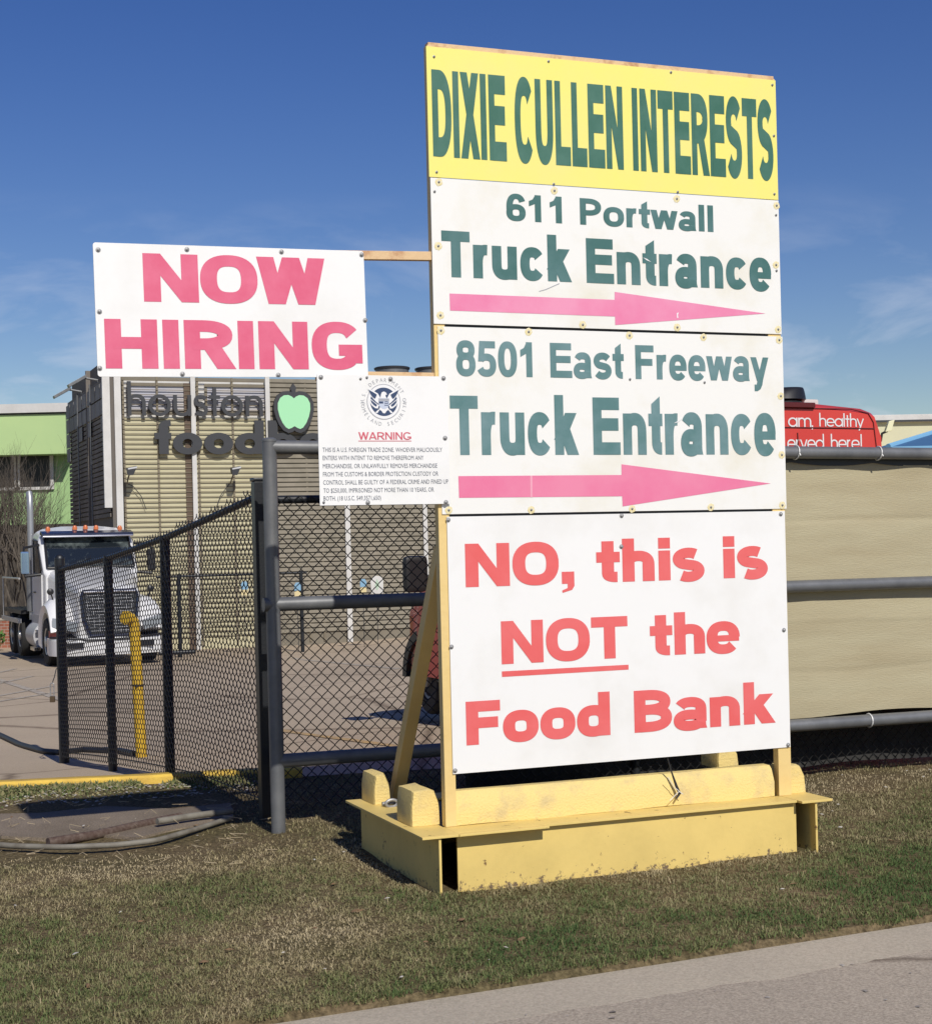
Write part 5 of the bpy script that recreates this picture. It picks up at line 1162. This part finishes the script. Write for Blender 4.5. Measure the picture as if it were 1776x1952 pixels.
for k in range(12): z = 0.76 + 0.068 * k; gs.tube([fnG(-0.5, z, 0.036), fnG(0.5, z, 0.036)], 0.006, 5) if z > 0.95 else gs.tube([fnG(-0.42, z, 0.036), fnG(0.42, z, 0.036)], 0.006, 5)
part(gs, 'grille_bars', M_rim, gr_)
for s in (-1, 1):
    fd_ = MB(); rings = []
    for k in range(13):
        a = R(200 - 185 * k / 12); cx, cz = -1.18, 0.55; ro = 0.78
        x = cx + 0.80 * math.cos(a) * 1.12; z = cz + ro * math.sin(a)
        inner = (cx + 0.60 * math.cos(a), cz + 0.60 * math.sin(a)); top = (x, max(z, 0.42))
        rings.append([(inner[0], s * 0.62, inner[1]), (inner[0], s * 1.17, inner[1]), (top[0] * 0.97 + inner[0] * 0.03, s * 1.20, top[1] * 0.9 + inner[1] * 0.1), (top[0], s * 1.08, top[1] + 0.10 * math.sin(max(0, a))), (top[0], s * 0.62, top[1] + 0.22 * math.sin(max(0, a)))])
    fd_.loft(rings); part(fd_, 'fender', M_tw, tk, 0.006)
    hl = MB(); hl.loft([[(-0.10, s * 0.66, 0.95), (-0.42, s * 1.14, 1.06), (-0.46, s * 1.15, 0.84), (-0.08, s * 0.72, 0.74)], [(-0.05, s * 0.68, 0.94), (-0.34, s * 1.16, 1.05), (-0.38, s * 1.17, 0.85), (-0.03, s * 0.74, 0.75)]]); part(hl, 'headlight', M_lampg, tk, 0.008)
    fl_ = MB(); fl_.loft([[(-0.02, s * 0.60, 0.42), (-0.07, s * 0.92, 0.42), (-0.07, s * 0.92, 0.52), (-0.02, s * 0.60, 0.52)], [(0.032, s * 0.58, 0.41), (-0.012, s * 0.92, 0.41), (-0.012, s * 0.92, 0.53), (0.032, s * 0.58, 0.53)]]); part(fl_, 'fog_recess', M_blk, tk, 0.005)
bmp = MB()
ysec = [-1.22, -1.10, -0.7, 0.0, 0.7, 1.10, 1.22]; xs_ = [-0.50, -0.18, -0.03, 0.02, -0.03, -0.18, -0.50]
bmp.loft([[(x - 0.25, y, 0.30), (x - 0.02, y, 0.24), (x, y, 0.36), (x - 0.005, y, 0.56), (x - 0.05, y, 0.62), (x - 0.25, y, 0.62)] for y, x in zip(ysec, xs_)]); part(bmp, 'bumper', M_tw, tk, 0.012)
bl = MB(); bl.tube([(-0.44, -1.20, 0.635), (-0.14, -1.05, 0.64), (-0.03, -0.62, 0.60), (0.0, -0.5, 0.575), (0.03, 0.0, 0.575), (0.0, 0.5, 0.575), (-0.03, 0.62, 0.60), (-0.14, 1.05, 0.64), (-0.44, 1.20, 0.635)], 0.022, 8); part(bl, 'bumper_seam', M_blk, tk)
rd = MB(); rd.box(-0.62, -0.48, -1.20, -1.02, 0.45, 0.78); part(rd, 'inner_fender', M_redl, tk, 0.02)
def wheel(root, x, y, s, r, w, tyre=True, steer=0.0, name='wheel', rimm=None):
    M_ = Matrix.Translation((x, y, r)) @ Matrix.Rotation(steer, 4, 'Z'); ax = (0, s, 0)
    b = MB(); b.lathe([(r * 0.55, -w), (r * 0.93, -w), (r, -w * 0.85), (r, -w * 0.15), (r * 0.93, 0), (r * 0.60, 0), (r * 0.57, -0.03)], (0, 0, 0), ax, 36); wl = part(b, name, M_tyre, root, M=M_)
    b = MB(); b.lathe([(r * 0.565, -0.04), (r * 0.56, -0.012), (r * 0.50, -0.02), (r * 0.47, -0.06), (r * 0.24, -0.07), (r * 0.22, 0.01), (r * 0.10, 0.03)], (0, 0, 0), ax, 28)
    b.lathe([(r * 0.555, -w * 0.95), (r * 0.55, -w * 0.9)], (0, 0, 0), ax, 20)
    part(b, 'rim', rimm or M_rim, wl, M=M_)
    b = MB()
    for k in range(8): a = k * math.pi / 4; c = Vector((r * 0.36 * math.cos(a), s * -0.072, r * 0.36 * math.sin(a))); b.cyl(c, c + Vector((0, s * 0.014, 0)), r * 0.06, n=8)
    part(b, 'vent_holes', M_blk, wl, M=M_); return wl
for s in (-1, 1):
    wheel(tk, -1.18, s * 1.17, s, 0.52, 0.28)
    for x in (-4.9, -6.2): wheel(tk, x, s * 1.2, s, 0.51, 0.5)
ch = MB()
for s in (-1, 1): ch.box(-7.0, -0.4, s * 0.42 - 0.04, s * 0.42 + 0.04, 0.62, 0.88)
ch.box(-6.9, -4.3, -0.5, 0.5, 0.885, 1.0); ch.box(-1.3, -1.05, -0.9, 0.9, 0.42, 0.55); part(ch, 'chassis', M_blk, tk, 0.01)
uc = MB(); uc.box(-2.2, -0.5, -0.55, 0.55, 0.35, 0.9); part(uc, 'engine', M_blk, tk)
for s in (-1, 1):
    b = MB(); b.cyl((-2.55, s * 0.92, 0.58), (-3.75, s * 0.92, 0.58), 0.31, n=24); tkk = part(b, 'fuel_tank', M_tg, tk)
    b = MB(); b.box(-2.9, -2.35, s * 1.18 - 0.07, s * 1.18 + 0.07, 0.26, 0.34); part(b, 'step', M_chrome, tk, 0.008); b = MB(); b.box(-2.85, -2.4, s * 1.12 - 0.07, s * 1.12 + 0.07, 0.66, 0.73); part(b, 'step', M_chrome, tk, 0.008)
    b = MB(); b.prism([(-2.08, 0.70), (-2.08, 1.05), (-3.76, 1.05), (-3.76, 0.50), (-2.42, 0.50)], lambda a, c, d: (a, s * d, c), 1.03, 1.075); part(b, 'side_skirt', M_tg, tk, 0.01)
b = MB(); b.tube([(-3.98, -1.02, 0.9), (-3.98, -1.02, 3.4), (-3.99, -1.02, 3.72), (-4.08, -1.02, 3.86)], 0.075, 14); ex_ = part(b, 'exhaust_stack', mat('dull_exhaust_steel', (0.36, 0.37, 0.38), 0.4, 0.6), tk)
b = MB(); b.cyl((-3.98, -1.02, 1.1), (-3.98, -1.02, 2.35), 0.125, n=20); part(b, 'heat_shield', M_galv, ex_)
b = MB(); b.tube([(-3.98, -1.30, 1.86), (-6.8, -1.30, 1.86)], 0.025, 8); b.tube([(-6.8, -1.3, 1.86), (-6.8, -1.3, 0.9)], 0.015, 6); b.box(-6.9, -4.1, -1.34, -1.26, 0.82, 0.92); part(b, 'catwalk_rail', M_rim, tk)
b = MB(); b.box(-7.0, -4.25, -1.25, 1.25, 1.02, 1.12); part(b, 'deck', M_blk, tk, 0.01)

# ------------------------------------------------------------------ red delivery van behind the sign (x forward, y to its left)
M_vred = mat('red_van_paint', (0.62, 0.058, 0.045), 0.3, spec=0.5, c2=(0.58, 0.05, 0.04), scale=1.0)
wv_ = lot_at(815, 1374)
vy = R(25.0); fwd = Vector((-math.sin(vy), math.cos(vy), 0)); rgt = Vector((math.cos(vy), math.sin(vy), 0))
VH = 2.76; hwv = 1.05; WB = 4.75
vo = Vector((wv_.x, 16.0, 0)) + rgt * (hwv - 0.08) - fwd * WB
V = frame(Vector((vo.x, vo.y, terrain(0.5, 14.0) + 0.0)), math.atan2(fwd.y, fwd.x))
van = thing('van', 'tall red delivery van with white lettering on its rear parked behind the sign', 'van', V)
def vsec(hb, ht, zb, zt, c=0.2):
    z1, z2 = min(1.2, zt * 0.62), min(1.75, zt - c * 2.0)
    return [(-hb, zb), (-hb * 1.0, z1), (-hb * 0.975, z2), (-ht - 0.03, zt - c * 1.7), (-ht + c * 0.25, zt - c * 0.45), (-ht + c, zt - 0.03), (-ht * 0.4, zt), (ht * 0.4, zt), (ht - c, zt - 0.03), (ht - c * 0.25, zt - c * 0.45), (ht + 0.03, zt - c * 1.7), (hb * 0.975, z2), (hb, z1), (hb, zb)]
body = xloft([(0.0, vsec(0.995, 0.93, 0.45, VH - 0.05, 0.13)), (0.06, vsec(1.005, 0.945, 0.42, VH - 0.01, 0.14)), (0.4, vsec(hwv, 0.955, 0.40, VH, 0.15)), (3.2, vsec(hwv, 0.955, 0.40, VH, 0.15)), (3.42, vsec(hwv, 0.90, 0.40, VH - 0.08)), (3.72, vsec(hwv, 0.84, 0.40, VH - 0.36, 0.15)), (4.30, vsec(hwv, 0.80, 0.40, 1.78, 0.10)), (4.72, vsec(hwv, 0.86, 0.40, 1.38, 0.06)), (4.95, vsec(0.995, 0.88, 0.40, 1.26, 0.04))])
part(body, 'body', M_vred, van, 0.006)
fbz = xloft([(4.951, [(-0.99, 0.42), (-0.98, 1.12), (-0.86, 1.22), (0.86, 1.22), (0.98, 1.12), (0.99, 0.42)]), (5.22, [(-0.95, 0.42), (-0.93, 1.05), (-0.80, 1.14), (0.80, 1.14), (0.93, 1.05), (0.95, 0.42)]), (5.42, [(-0.80, 0.42), (-0.78, 0.95), (-0.70, 1.02), (0.70, 1.02), (0.78, 0.95), (0.80, 0.42)])])
part(fbz, 'bonnet', M_vred, van, 0.02)
b = MB(); b.loft([[(5.18, y1, z) for y1, z in ((-0.97, 0.26), (0.97, 0.26), (0.97, 0.56), (-0.97, 0.56))], [(5.36, y1, z) for y1, z in ((-0.88, 0.26), (0.88, 0.26), (0.88, 0.56), (-0.88, 0.56))], [(5.46, y1, z) for y1, z in ((-0.68, 0.28), (0.68, 0.28), (0.68, 0.54), (-0.68, 0.54))]]); part(b, 'front_bumper', M_blk, van, 0.02)
for s in (-1, 1):
    wheel(van, WB, s * 0.965, s, 0.36, 0.22, steer=R(-6), rimm=mat('grey_steel_rim', (0.20, 0.20, 0.20), 0.5, 0.4)); wheel(van, 0.95, s * 0.965, s, 0.36, 0.22)
    b = MB(); rings = []
    for k in range(11):
        a = R(180 - 18 * k); rings.append([(WB + 0.40 * math.cos(a), s * 0.98, 0.36 + 0.40 * math.sin(a)), (WB + 0.40 * math.cos(a), s * 1.022, 0.36 + 0.40 * math.sin(a)), (WB + 0.50 * math.cos(a), s * 1.022, 0.36 + 0.50 * math.sin(a)), (WB + 0.50 * math.cos(a), s * 0.98, 0.36 + 0.50 * math.sin(a))])
    b.loft(rings); part(b, 'wheel_arch', M_blk, van)
    b = MB(); b.box(4.24, 4.36, min(s * 1.13, s * 1.38), max(s * 1.13, s * 1.38), 1.26, 1.62); mr_ = part(b, 'mirror', M_blk, van, 0.055); b = MB(); b.tube([(4.24, s * 0.98, 1.35), (4.30, s * 1.16, 1.40)], 0.04, 8); part(b, 'mirror_arm', M_blk, mr_)
    b = MB(); b.prism([(3.60, 1.30), (4.30, 1.30), (4.14, 1.55), (3.78, 1.92), (3.0, 1.95), (2.95, 1.30)], lambda a, c, d: (a, s * (d - 0.03 * (c - 1.2)), c), 0.975, 1.012); part(b, 'side_window', M_glass, van, 0.003)
    b = MB(); b.box(-0.012, 0.06, min(s * 0.90, s * 1.002), max(s * 0.90, s * 1.002), 0.95, 1.45); part(b, 'tail_light', mat('red_lens', (0.45, 0.02, 0.02), 0.2), van, 0.008)
    b = MB(); b.loft([[(5.35, s * 0.62, 0.84), (5.05, s * 0.955, 0.98), (5.05, s * 0.955, 0.74), (5.35, s * 0.62, 0.66)], [(5.44, s * 0.60, 0.86), (5.14, s * 0.972, 1.0), (5.14, s * 0.972, 0.74), (5.44, s * 0.60, 0.66)]]); part(b, 'headlight', M_amber if s > 0 else M_lampg, van, 0.006)
b = MB(); b.loft([[(3.74, -0.74, 2.34), (3.74, 0.74, 2.34), (4.28, 0.74, 1.78), (4.28, -0.74, 1.78)], [(3.77, -0.74, 2.38), (3.77, 0.74, 2.38), (4.32, 0.74, 1.81), (4.32, -0.74, 1.81)]]); part(b, 'windscreen', M_glass, van)
b = MB(); b.box(-0.12, 0.05, -1.0, 1.0, 0.40, 0.62); part(b, 'rear_bumper', M_blk, van, 0.02)
VR = V
def vr(x, y, off=0.0):
    """(to the right, height) on the rear face"""
    n = V.to_3x3() @ Vector((1, 0, 0)); o = V @ Vector((off, 0, 0)) - EYEV; ry = ray(x, y); p = V.inverted() @ (EYEV + ry * ((o @ n) / (ry @ n))); return -p.y, p.z
seam = MB()
sx1, _ = vr(1521, 815)
Bk = Matrix.Rotation(R(-90), 4, 'Z')     # rear-face drawing frame: x to the right, facing -y, turned to face backwards
seam.tube([(sx1 - 0.012, -0.003, 2.52), (sx1, -0.003, 2.2), (sx1 + 0.02, -0.003, 0.7)], 0.006, 5)
part(seam, 'door_seam', mat('dark_red_gap', (0.12, 0.012, 0.012), 0.6), van, M=Bk)
z_ = vr(1570, 816)[1]; b = MB(); b.tube([(-0.9, -0.003, z_ + 0.004), (0.88, -0.003, z_)], 0.0055, 5); z2_ = vr(1560, 779)[1]; b.tube([(-0.5, -0.003, z2_ + 0.003), (0.66, -0.003, z2_), (0.83, -0.003, z2_ - 0.03), (0.88, -0.003, z2_ - 0.10), (0.97, -0.003, 1.9)], 0.005, 5); part(b, 'panel_seam', bpy.data.materials['dark_red_gap'], van, M=Bk)
def van_words(s, xl, xr, base, top, wv, cap=760, geo='geo'):
    ym = (base[1] + top[1]) / 2; mbx = lettering(s, wv, wv * 0.9, geo, (vr(xl, ym)[0], vr(xr, ym)[0], vr(*base)[1], vr(*top)[1]), -0.004, cap=cap, tight=0.92)
    part(mbx[0], 'lettering', mat('white_van_vinyl', (0.74, 0.73, 0.72), 0.5), van, M=Bk, fix=False)
van_words('am,', 1500.5, 1548, (1505, 813.5), (1505, 796), 84, 470); van_words('healthy', 1560, 1645, (1570, 813), (1557, 787), 84)
van_words('erved', 1499, 1569, (1505, 856), (1564, 827), 84); van_words('here!', 1582, 1641, (1585, 856), (1582, 827), 84)
x0v, zv = vr(1500, 773, 0.02); x1v, _ = vr(1546, 773, 0.02)
b = MB(); b.box(x0v - 0.3, x1v, -0.03, 0.05, zv - 0.018, zv + 0.022); part(b, 'brake_light', mat('dark_red_lens', (0.10, 0.012, 0.012), 0.3), van, 0.006, M=Bk)
# black fan cowl on the van roof
fx, fz = vr(1505, 770, 0.3); ft = (vr(1505, 745, 0.3)[1])
b = MB(); b.lathe([(0.16, VH - 0.06), (0.16, VH + 0.02), (0.12, VH + 0.05)], (0.3, -(fx - 0.08), 0), (0, 0, 1), 20); fan = part(b, 'roof_vent', M_blk, van)
b = MB(); hd = []
for k in range(7):
    a = k / 6; hd.append([(0.3 + 0.17 * math.cos(t_) * (1 - 0.35 * a), -(fx - 0.08) + 0.20 * math.sin(t_) * (1 - 0.45 * a) - 0.07 * a, VH + 0.04 + (ft - VH - 0.02) * (1 - (1 - a) ** 2)) for t_ in [q * 6.2832 / 18 for q in range(18)]])
b.loft(hd); part(b, 'vent_cowl', M_blk, fan)
b = MB(); qx = vr(1535, 765, 0.3)[0]; b.box(qx - 0.07, qx + 0.09, -0.40, -0.25, VH - 0.02, VH + 0.05); 
part(b, 'vent_bracket', M_white, fan, 0.015, M=Matrix.Rotation(R(-90), 4, 'Z') @ Matrix.Translation((0, 0.65, 0)))

# ------------------------------------------------------------------ turf: blades of dry and green grass, weeds along the kerb, litter
random.seed(21)
import numpy as np
rng = np.random.default_rng(5)
Finv = F.inverted()
def blade_mat(name, cols):
    m = bpy.data.materials.new(name); m.use_nodes = True; t = m.node_tree; b = t.nodes['Principled BSDF']; b.inputs['Roughness'].default_value = 0.8; b.inputs['Specular IOR Level'].default_value = 0.2
    at_ = t.nodes.new('ShaderNodeAttribute'); at_.attribute_name = 'kind_of_blade'
    r = t.nodes.new('ShaderNodeValToRGB'); el = r.color_ramp.elements
    el[0].position = 0.0; el[0].color = (*cols[0], 1); el[1].position = 1.0; el[1].color = (*cols[-1], 1)
    for i, c in enumerate(cols[1:-1]): e = el.new((i + 1) / (len(cols) - 1)); e.color = (*c, 1)
    t.links.new(at_.outputs['Fac'], r.inputs[0]); t.links.new(r.outputs[0], b.inputs['Base Color']); return m
GRN = ((0.065, 0.115, 0.035), (0.135, 0.165, 0.058), (0.22, 0.21, 0.098), (0.265, 0.228, 0.118), (0.35, 0.29, 0.165), (0.47, 0.39, 0.24))
M_blade = blade_mat('grass_blades', GRN)
def patch(x, y): return noise.noise(Vector((x * 0.75, y * 0.95, 7.0))) + 0.5 * noise.noise(Vector((x * 2.1, y * 2.4, 2.0)))
def turf(name, pts, hts, wid, tint, lean, kind='stuff'):
    n = len(pts); P = np.asarray(pts); ang = rng.uniform(0, 2 * np.pi, n); h = np.asarray(hts); w = np.asarray(wid); ln = np.asarray(lean)
    la = rng.uniform(0, 2 * np.pi, n); dx, dy = np.cos(ang) * w / 2, np.sin(ang) * w / 2; lx, ly = np.cos(la) * ln * h, np.sin(la) * ln * h
    V_ = np.zeros((n, 5, 3), np.float32)
    V_[:, 0] = P - np.stack([dx, dy, np.full(n, 0.005)], 1); V_[:, 1] = P + np.stack([dx, dy, np.full(n, -0.005)], 1)
    mid = P + np.stack([lx * 0.35, ly * 0.35, h * 0.6], 1); V_[:, 2] = mid + np.stack([dx, dy, 0 * h], 1) * 0.8; V_[:, 3] = mid - np.stack([dx, dy, 0 * h], 1) * 0.8
    V_[:, 4] = P + np.stack([lx, ly, h * np.maximum(0.25, 1 - 0.35 * ln)], 1)
    me = bpy.data.meshes.new(name); me.vertices.add(n * 5); me.vertices.foreach_set('co', V_.ravel())
    base = (np.arange(n) * 5)[:, None]; q = (base + np.array([0, 1, 2, 3])).astype(np.int32); t3 = (base + np.array([3, 2, 4])).astype(np.int32)
    loops = np.concatenate([q.ravel(), t3.ravel()]); me.loops.add(len(loops)); me.loops.foreach_set('vertex_index', loops)
    me.polygons.add(2 * n); ls = np.concatenate([np.arange(n) * 4, 4 * n + np.arange(n) * 3]).astype(np.int32); me.polygons.foreach_set('loop_start', ls)
    try: me.polygons.foreach_set('loop_total', np.concatenate([np.full(n, 4), np.full(n, 3)]).astype(np.int32))
    except Exception: pass
    a = me.attributes.new('kind_of_blade', 'FLOAT', 'POINT'); a.data.foreach_set('value', np.repeat(np.asarray(tint, np.float32), 5))
    me.update(calc_edges=True); me.validate(); me.materials.append(M_blade)
    o = put(name, me); o['kind'] = kind; return o
pts, hts, wid, tint, lean = [], [], [], [], []
BX0, BX1, BY0, BY1 = xl + 0.05, xr - 0.05, yf + 0.06, yb - 0.02
for _ in range(390000):
    y = 4.9 + 6.2 * (random.random() ** 1.25); x = random.uniform(-0.42 * y, 0.44 * y)
    e = road_edge(x) + 0.035 * noise.noise(Vector((x * 5, 3, 3))) + 0.03 * noise.noise(Vector((x * 17, 3, 9)))
    if y < e: continue
    if y > kerb_y(x) - 0.12: continue
    f = Finv @ Vector((x, y, 0))
    if BX0 < f.x < BX1 and BY0 < f.y < BY1: continue
    d = 1.0
    p = patch(x, y)
    t_ = 0.43 - 0.60 * p + 0.20 * noise.noise(Vector((x * 6.5, y * 6.5, 1))) + 0.18 * noise.noise(Vector((x * 19, y * 19, 6))) + random.gauss(0, 0.10)
    g_ = max(0, 1 - abs(f.y - yf + 0.9) / 0.7) * (0.25 if f.x > -0.3 else 0.05); t_ -= g_
    if f.x > xr - 0.2: t_ -= 0.02
    near_base = max(0, 1 - max(abs(f.x - (BX0 + BX1) / 2) - (BX1 - BX0) / 2, abs(f.y - (BY0 + BY1) / 2) - (BY1 - BY0) / 2) / 0.16); t_ += 0.38 * near_base
    left = max(0, min(1, (-x - 0.9) / 1.0)) * max(0, min(1, (y - 7.3) / 0.8)); t_ += 0.22 * left; d -= 0.72 * left * max(0, min(1, (y - 7.9) / 0.6))
    back = max(0, min(1, (f.y - 0.9) / 0.5)); t_ += 0.20 * back; d -= 0.55 * back
    cl_ = noise.noise(Vector((x * 11, y * 11, 14))); d *= 1.0 if cl_ > -0.25 else 0.45
    if random.random() > d: continue
    ed = max(0, 1 - (y - e) / 0.12); t_ -= 0.10 * ed
    h = random.uniform(0.008, 0.024) * (1 + 0.35 * p) * (1 + 0.9 * cl_) * (1 - 0.35 * left) + 0.012 * ed * random.random()
    if random.random() < 0.015: h *= 1.7; t_ += 0.35
    pts.append((x, y, ground_z(x, y))); hts.append(h); wid.append(random.uniform(0.0018, 0.0036) * (0.8 + y * 0.06)); tint.append(min(1, max(0, t_))); lean.append(abs(random.gauss(1.25, 0.6)))
turf('grass', pts, hts, wid, tint, lean)
# weeds and clover along the kerb, dark green with dry stalks
pts, hts, wid, tint, lean = [], [], [], [], []
for _ in range(17000):
    x = random.uniform(-4.3, -1.35); off = abs(random.gauss(0, 0.2)); y = kerb_y(x) - 0.09 - off
    if noise.noise(Vector((x * 3, y * 3, 11))) < -0.3: continue
    h = random.uniform(0.02, 0.075) * max(0.3, 1 - off * 1.6); pts.append((x, y, terrain(x, y) - 0.005)); hts.append(h); wid.append(random.uniform(0.008, 0.022)); tint.append(min(1, max(0, random.gauss(0.36, 0.2)))); lean.append(abs(random.gauss(0.6, 0.4)))
turf('weeds', pts, hts, wid, tint, lean)
# straw, broken bark and small litter
def scatter(name, n, area, mk, m):
    b = MB()
    for _ in range(n):
        x, y = area(); mk(b, x, y)
    o = put(name, b.mesh(name, m, fix=False)); o['kind'] = 'stuff'; return o
def chip(b, x, y, s, z=None):
    z = (ground_z(x, y) if z is None else z) + 0.012; a = random.uniform(0, 6.28); c = Vector((math.cos(a), math.sin(a), random.uniform(-0.2, 0.2))); d = Vector((-c.y, c.x, random.uniform(-0.3, 0.3))); l = s * random.uniform(0.5, 1.4); w = l * random.uniform(0.3, 0.8); P_ = Vector((x, y, z))
    b.add([P_ - c * l - d * w, P_ + c * l - d * w * 0.6, P_ + c * l * 0.8 + d * w, P_ - c * l * 0.7 + d * w * 0.7, P_ + Vector((0, 0, 0.3 * l))], [(0, 1, 4), (1, 2, 4), (2, 3, 4), (3, 0, 4)])
scatter('straw', 130, lambda: (random.uniform(-3.4, -1.0), random.uniform(7.6, 9.9)), lambda b, x, y: b.tube([(x, y, ground_z(x, y) + 0.022), (x + random.uniform(-0.06, 0.06), y + random.uniform(-0.05, 0.05), ground_z(x, y) + random.uniform(0.024, 0.05)), (x + random.uniform(-0.07, 0.07), y + random.uniform(-0.05, 0.05), ground_z(x, y) + 0.03)], 0.0014, 3, False), mat('straw', (0.42, 0.34, 0.22), 0.8))
def ground_area():
    while True:
        y = random.uniform(5.6, 10.3); x = random.uniform(-0.33 * y, 0.33 * y); f = Finv @ Vector((x, y, 0))
        if y > road_edge(x) + 0.05 and y < kerb_y(x) - 0.1 and not (BX0 - 0.1 < f.x < BX1 + 0.1 and BY0 - 0.1 < f.y < BY1 + 0.1): return x, y
scatter('litter', 45, ground_area, lambda b, x, y: chip(b, x, y, 0.011, ground_z(x, y) + 0.012), mat('pale_litter', (0.52, 0.49, 0.43), 0.7))
scatter('gravel', 700, lambda: (random.uniform(-3.6, -1.0), 0) if False else (lambda x: (x, kerb_y(x) - random.uniform(0.25, 0.9)))(random.uniform(-3.9, -1.3)), lambda b, x, y: chip(b, x, y, 0.010, ground_z(x, y) + 0.0), mat('pale_gravel', (0.36, 0.32, 0.26), 0.8, c2=(0.5, 0.47, 0.42), scale=30))
def road_area():
    x = random.uniform(-0.8, 2.4); return x, road_edge(x) - 0.35 - 1.6 * random.random()
scatter('pebbles', 170, road_area, lambda b, x, y: chip(b, x, y, random.choice((0.004, 0.005, 0.006, 0.011)), -0.036), mat('dark_pebble', (0.09, 0.075, 0.06), 0.8, c2=(0.45, 0.42, 0.38), scale=3))
scatter('dead_leaf', 26, ground_area, lambda b, x, y: chip(b, x, y, 0.02), mat('dead_leaf', (0.20, 0.12, 0.06), 0.8))
bpy.data.objects['dead_leaf'].name = 'leaf_litter'
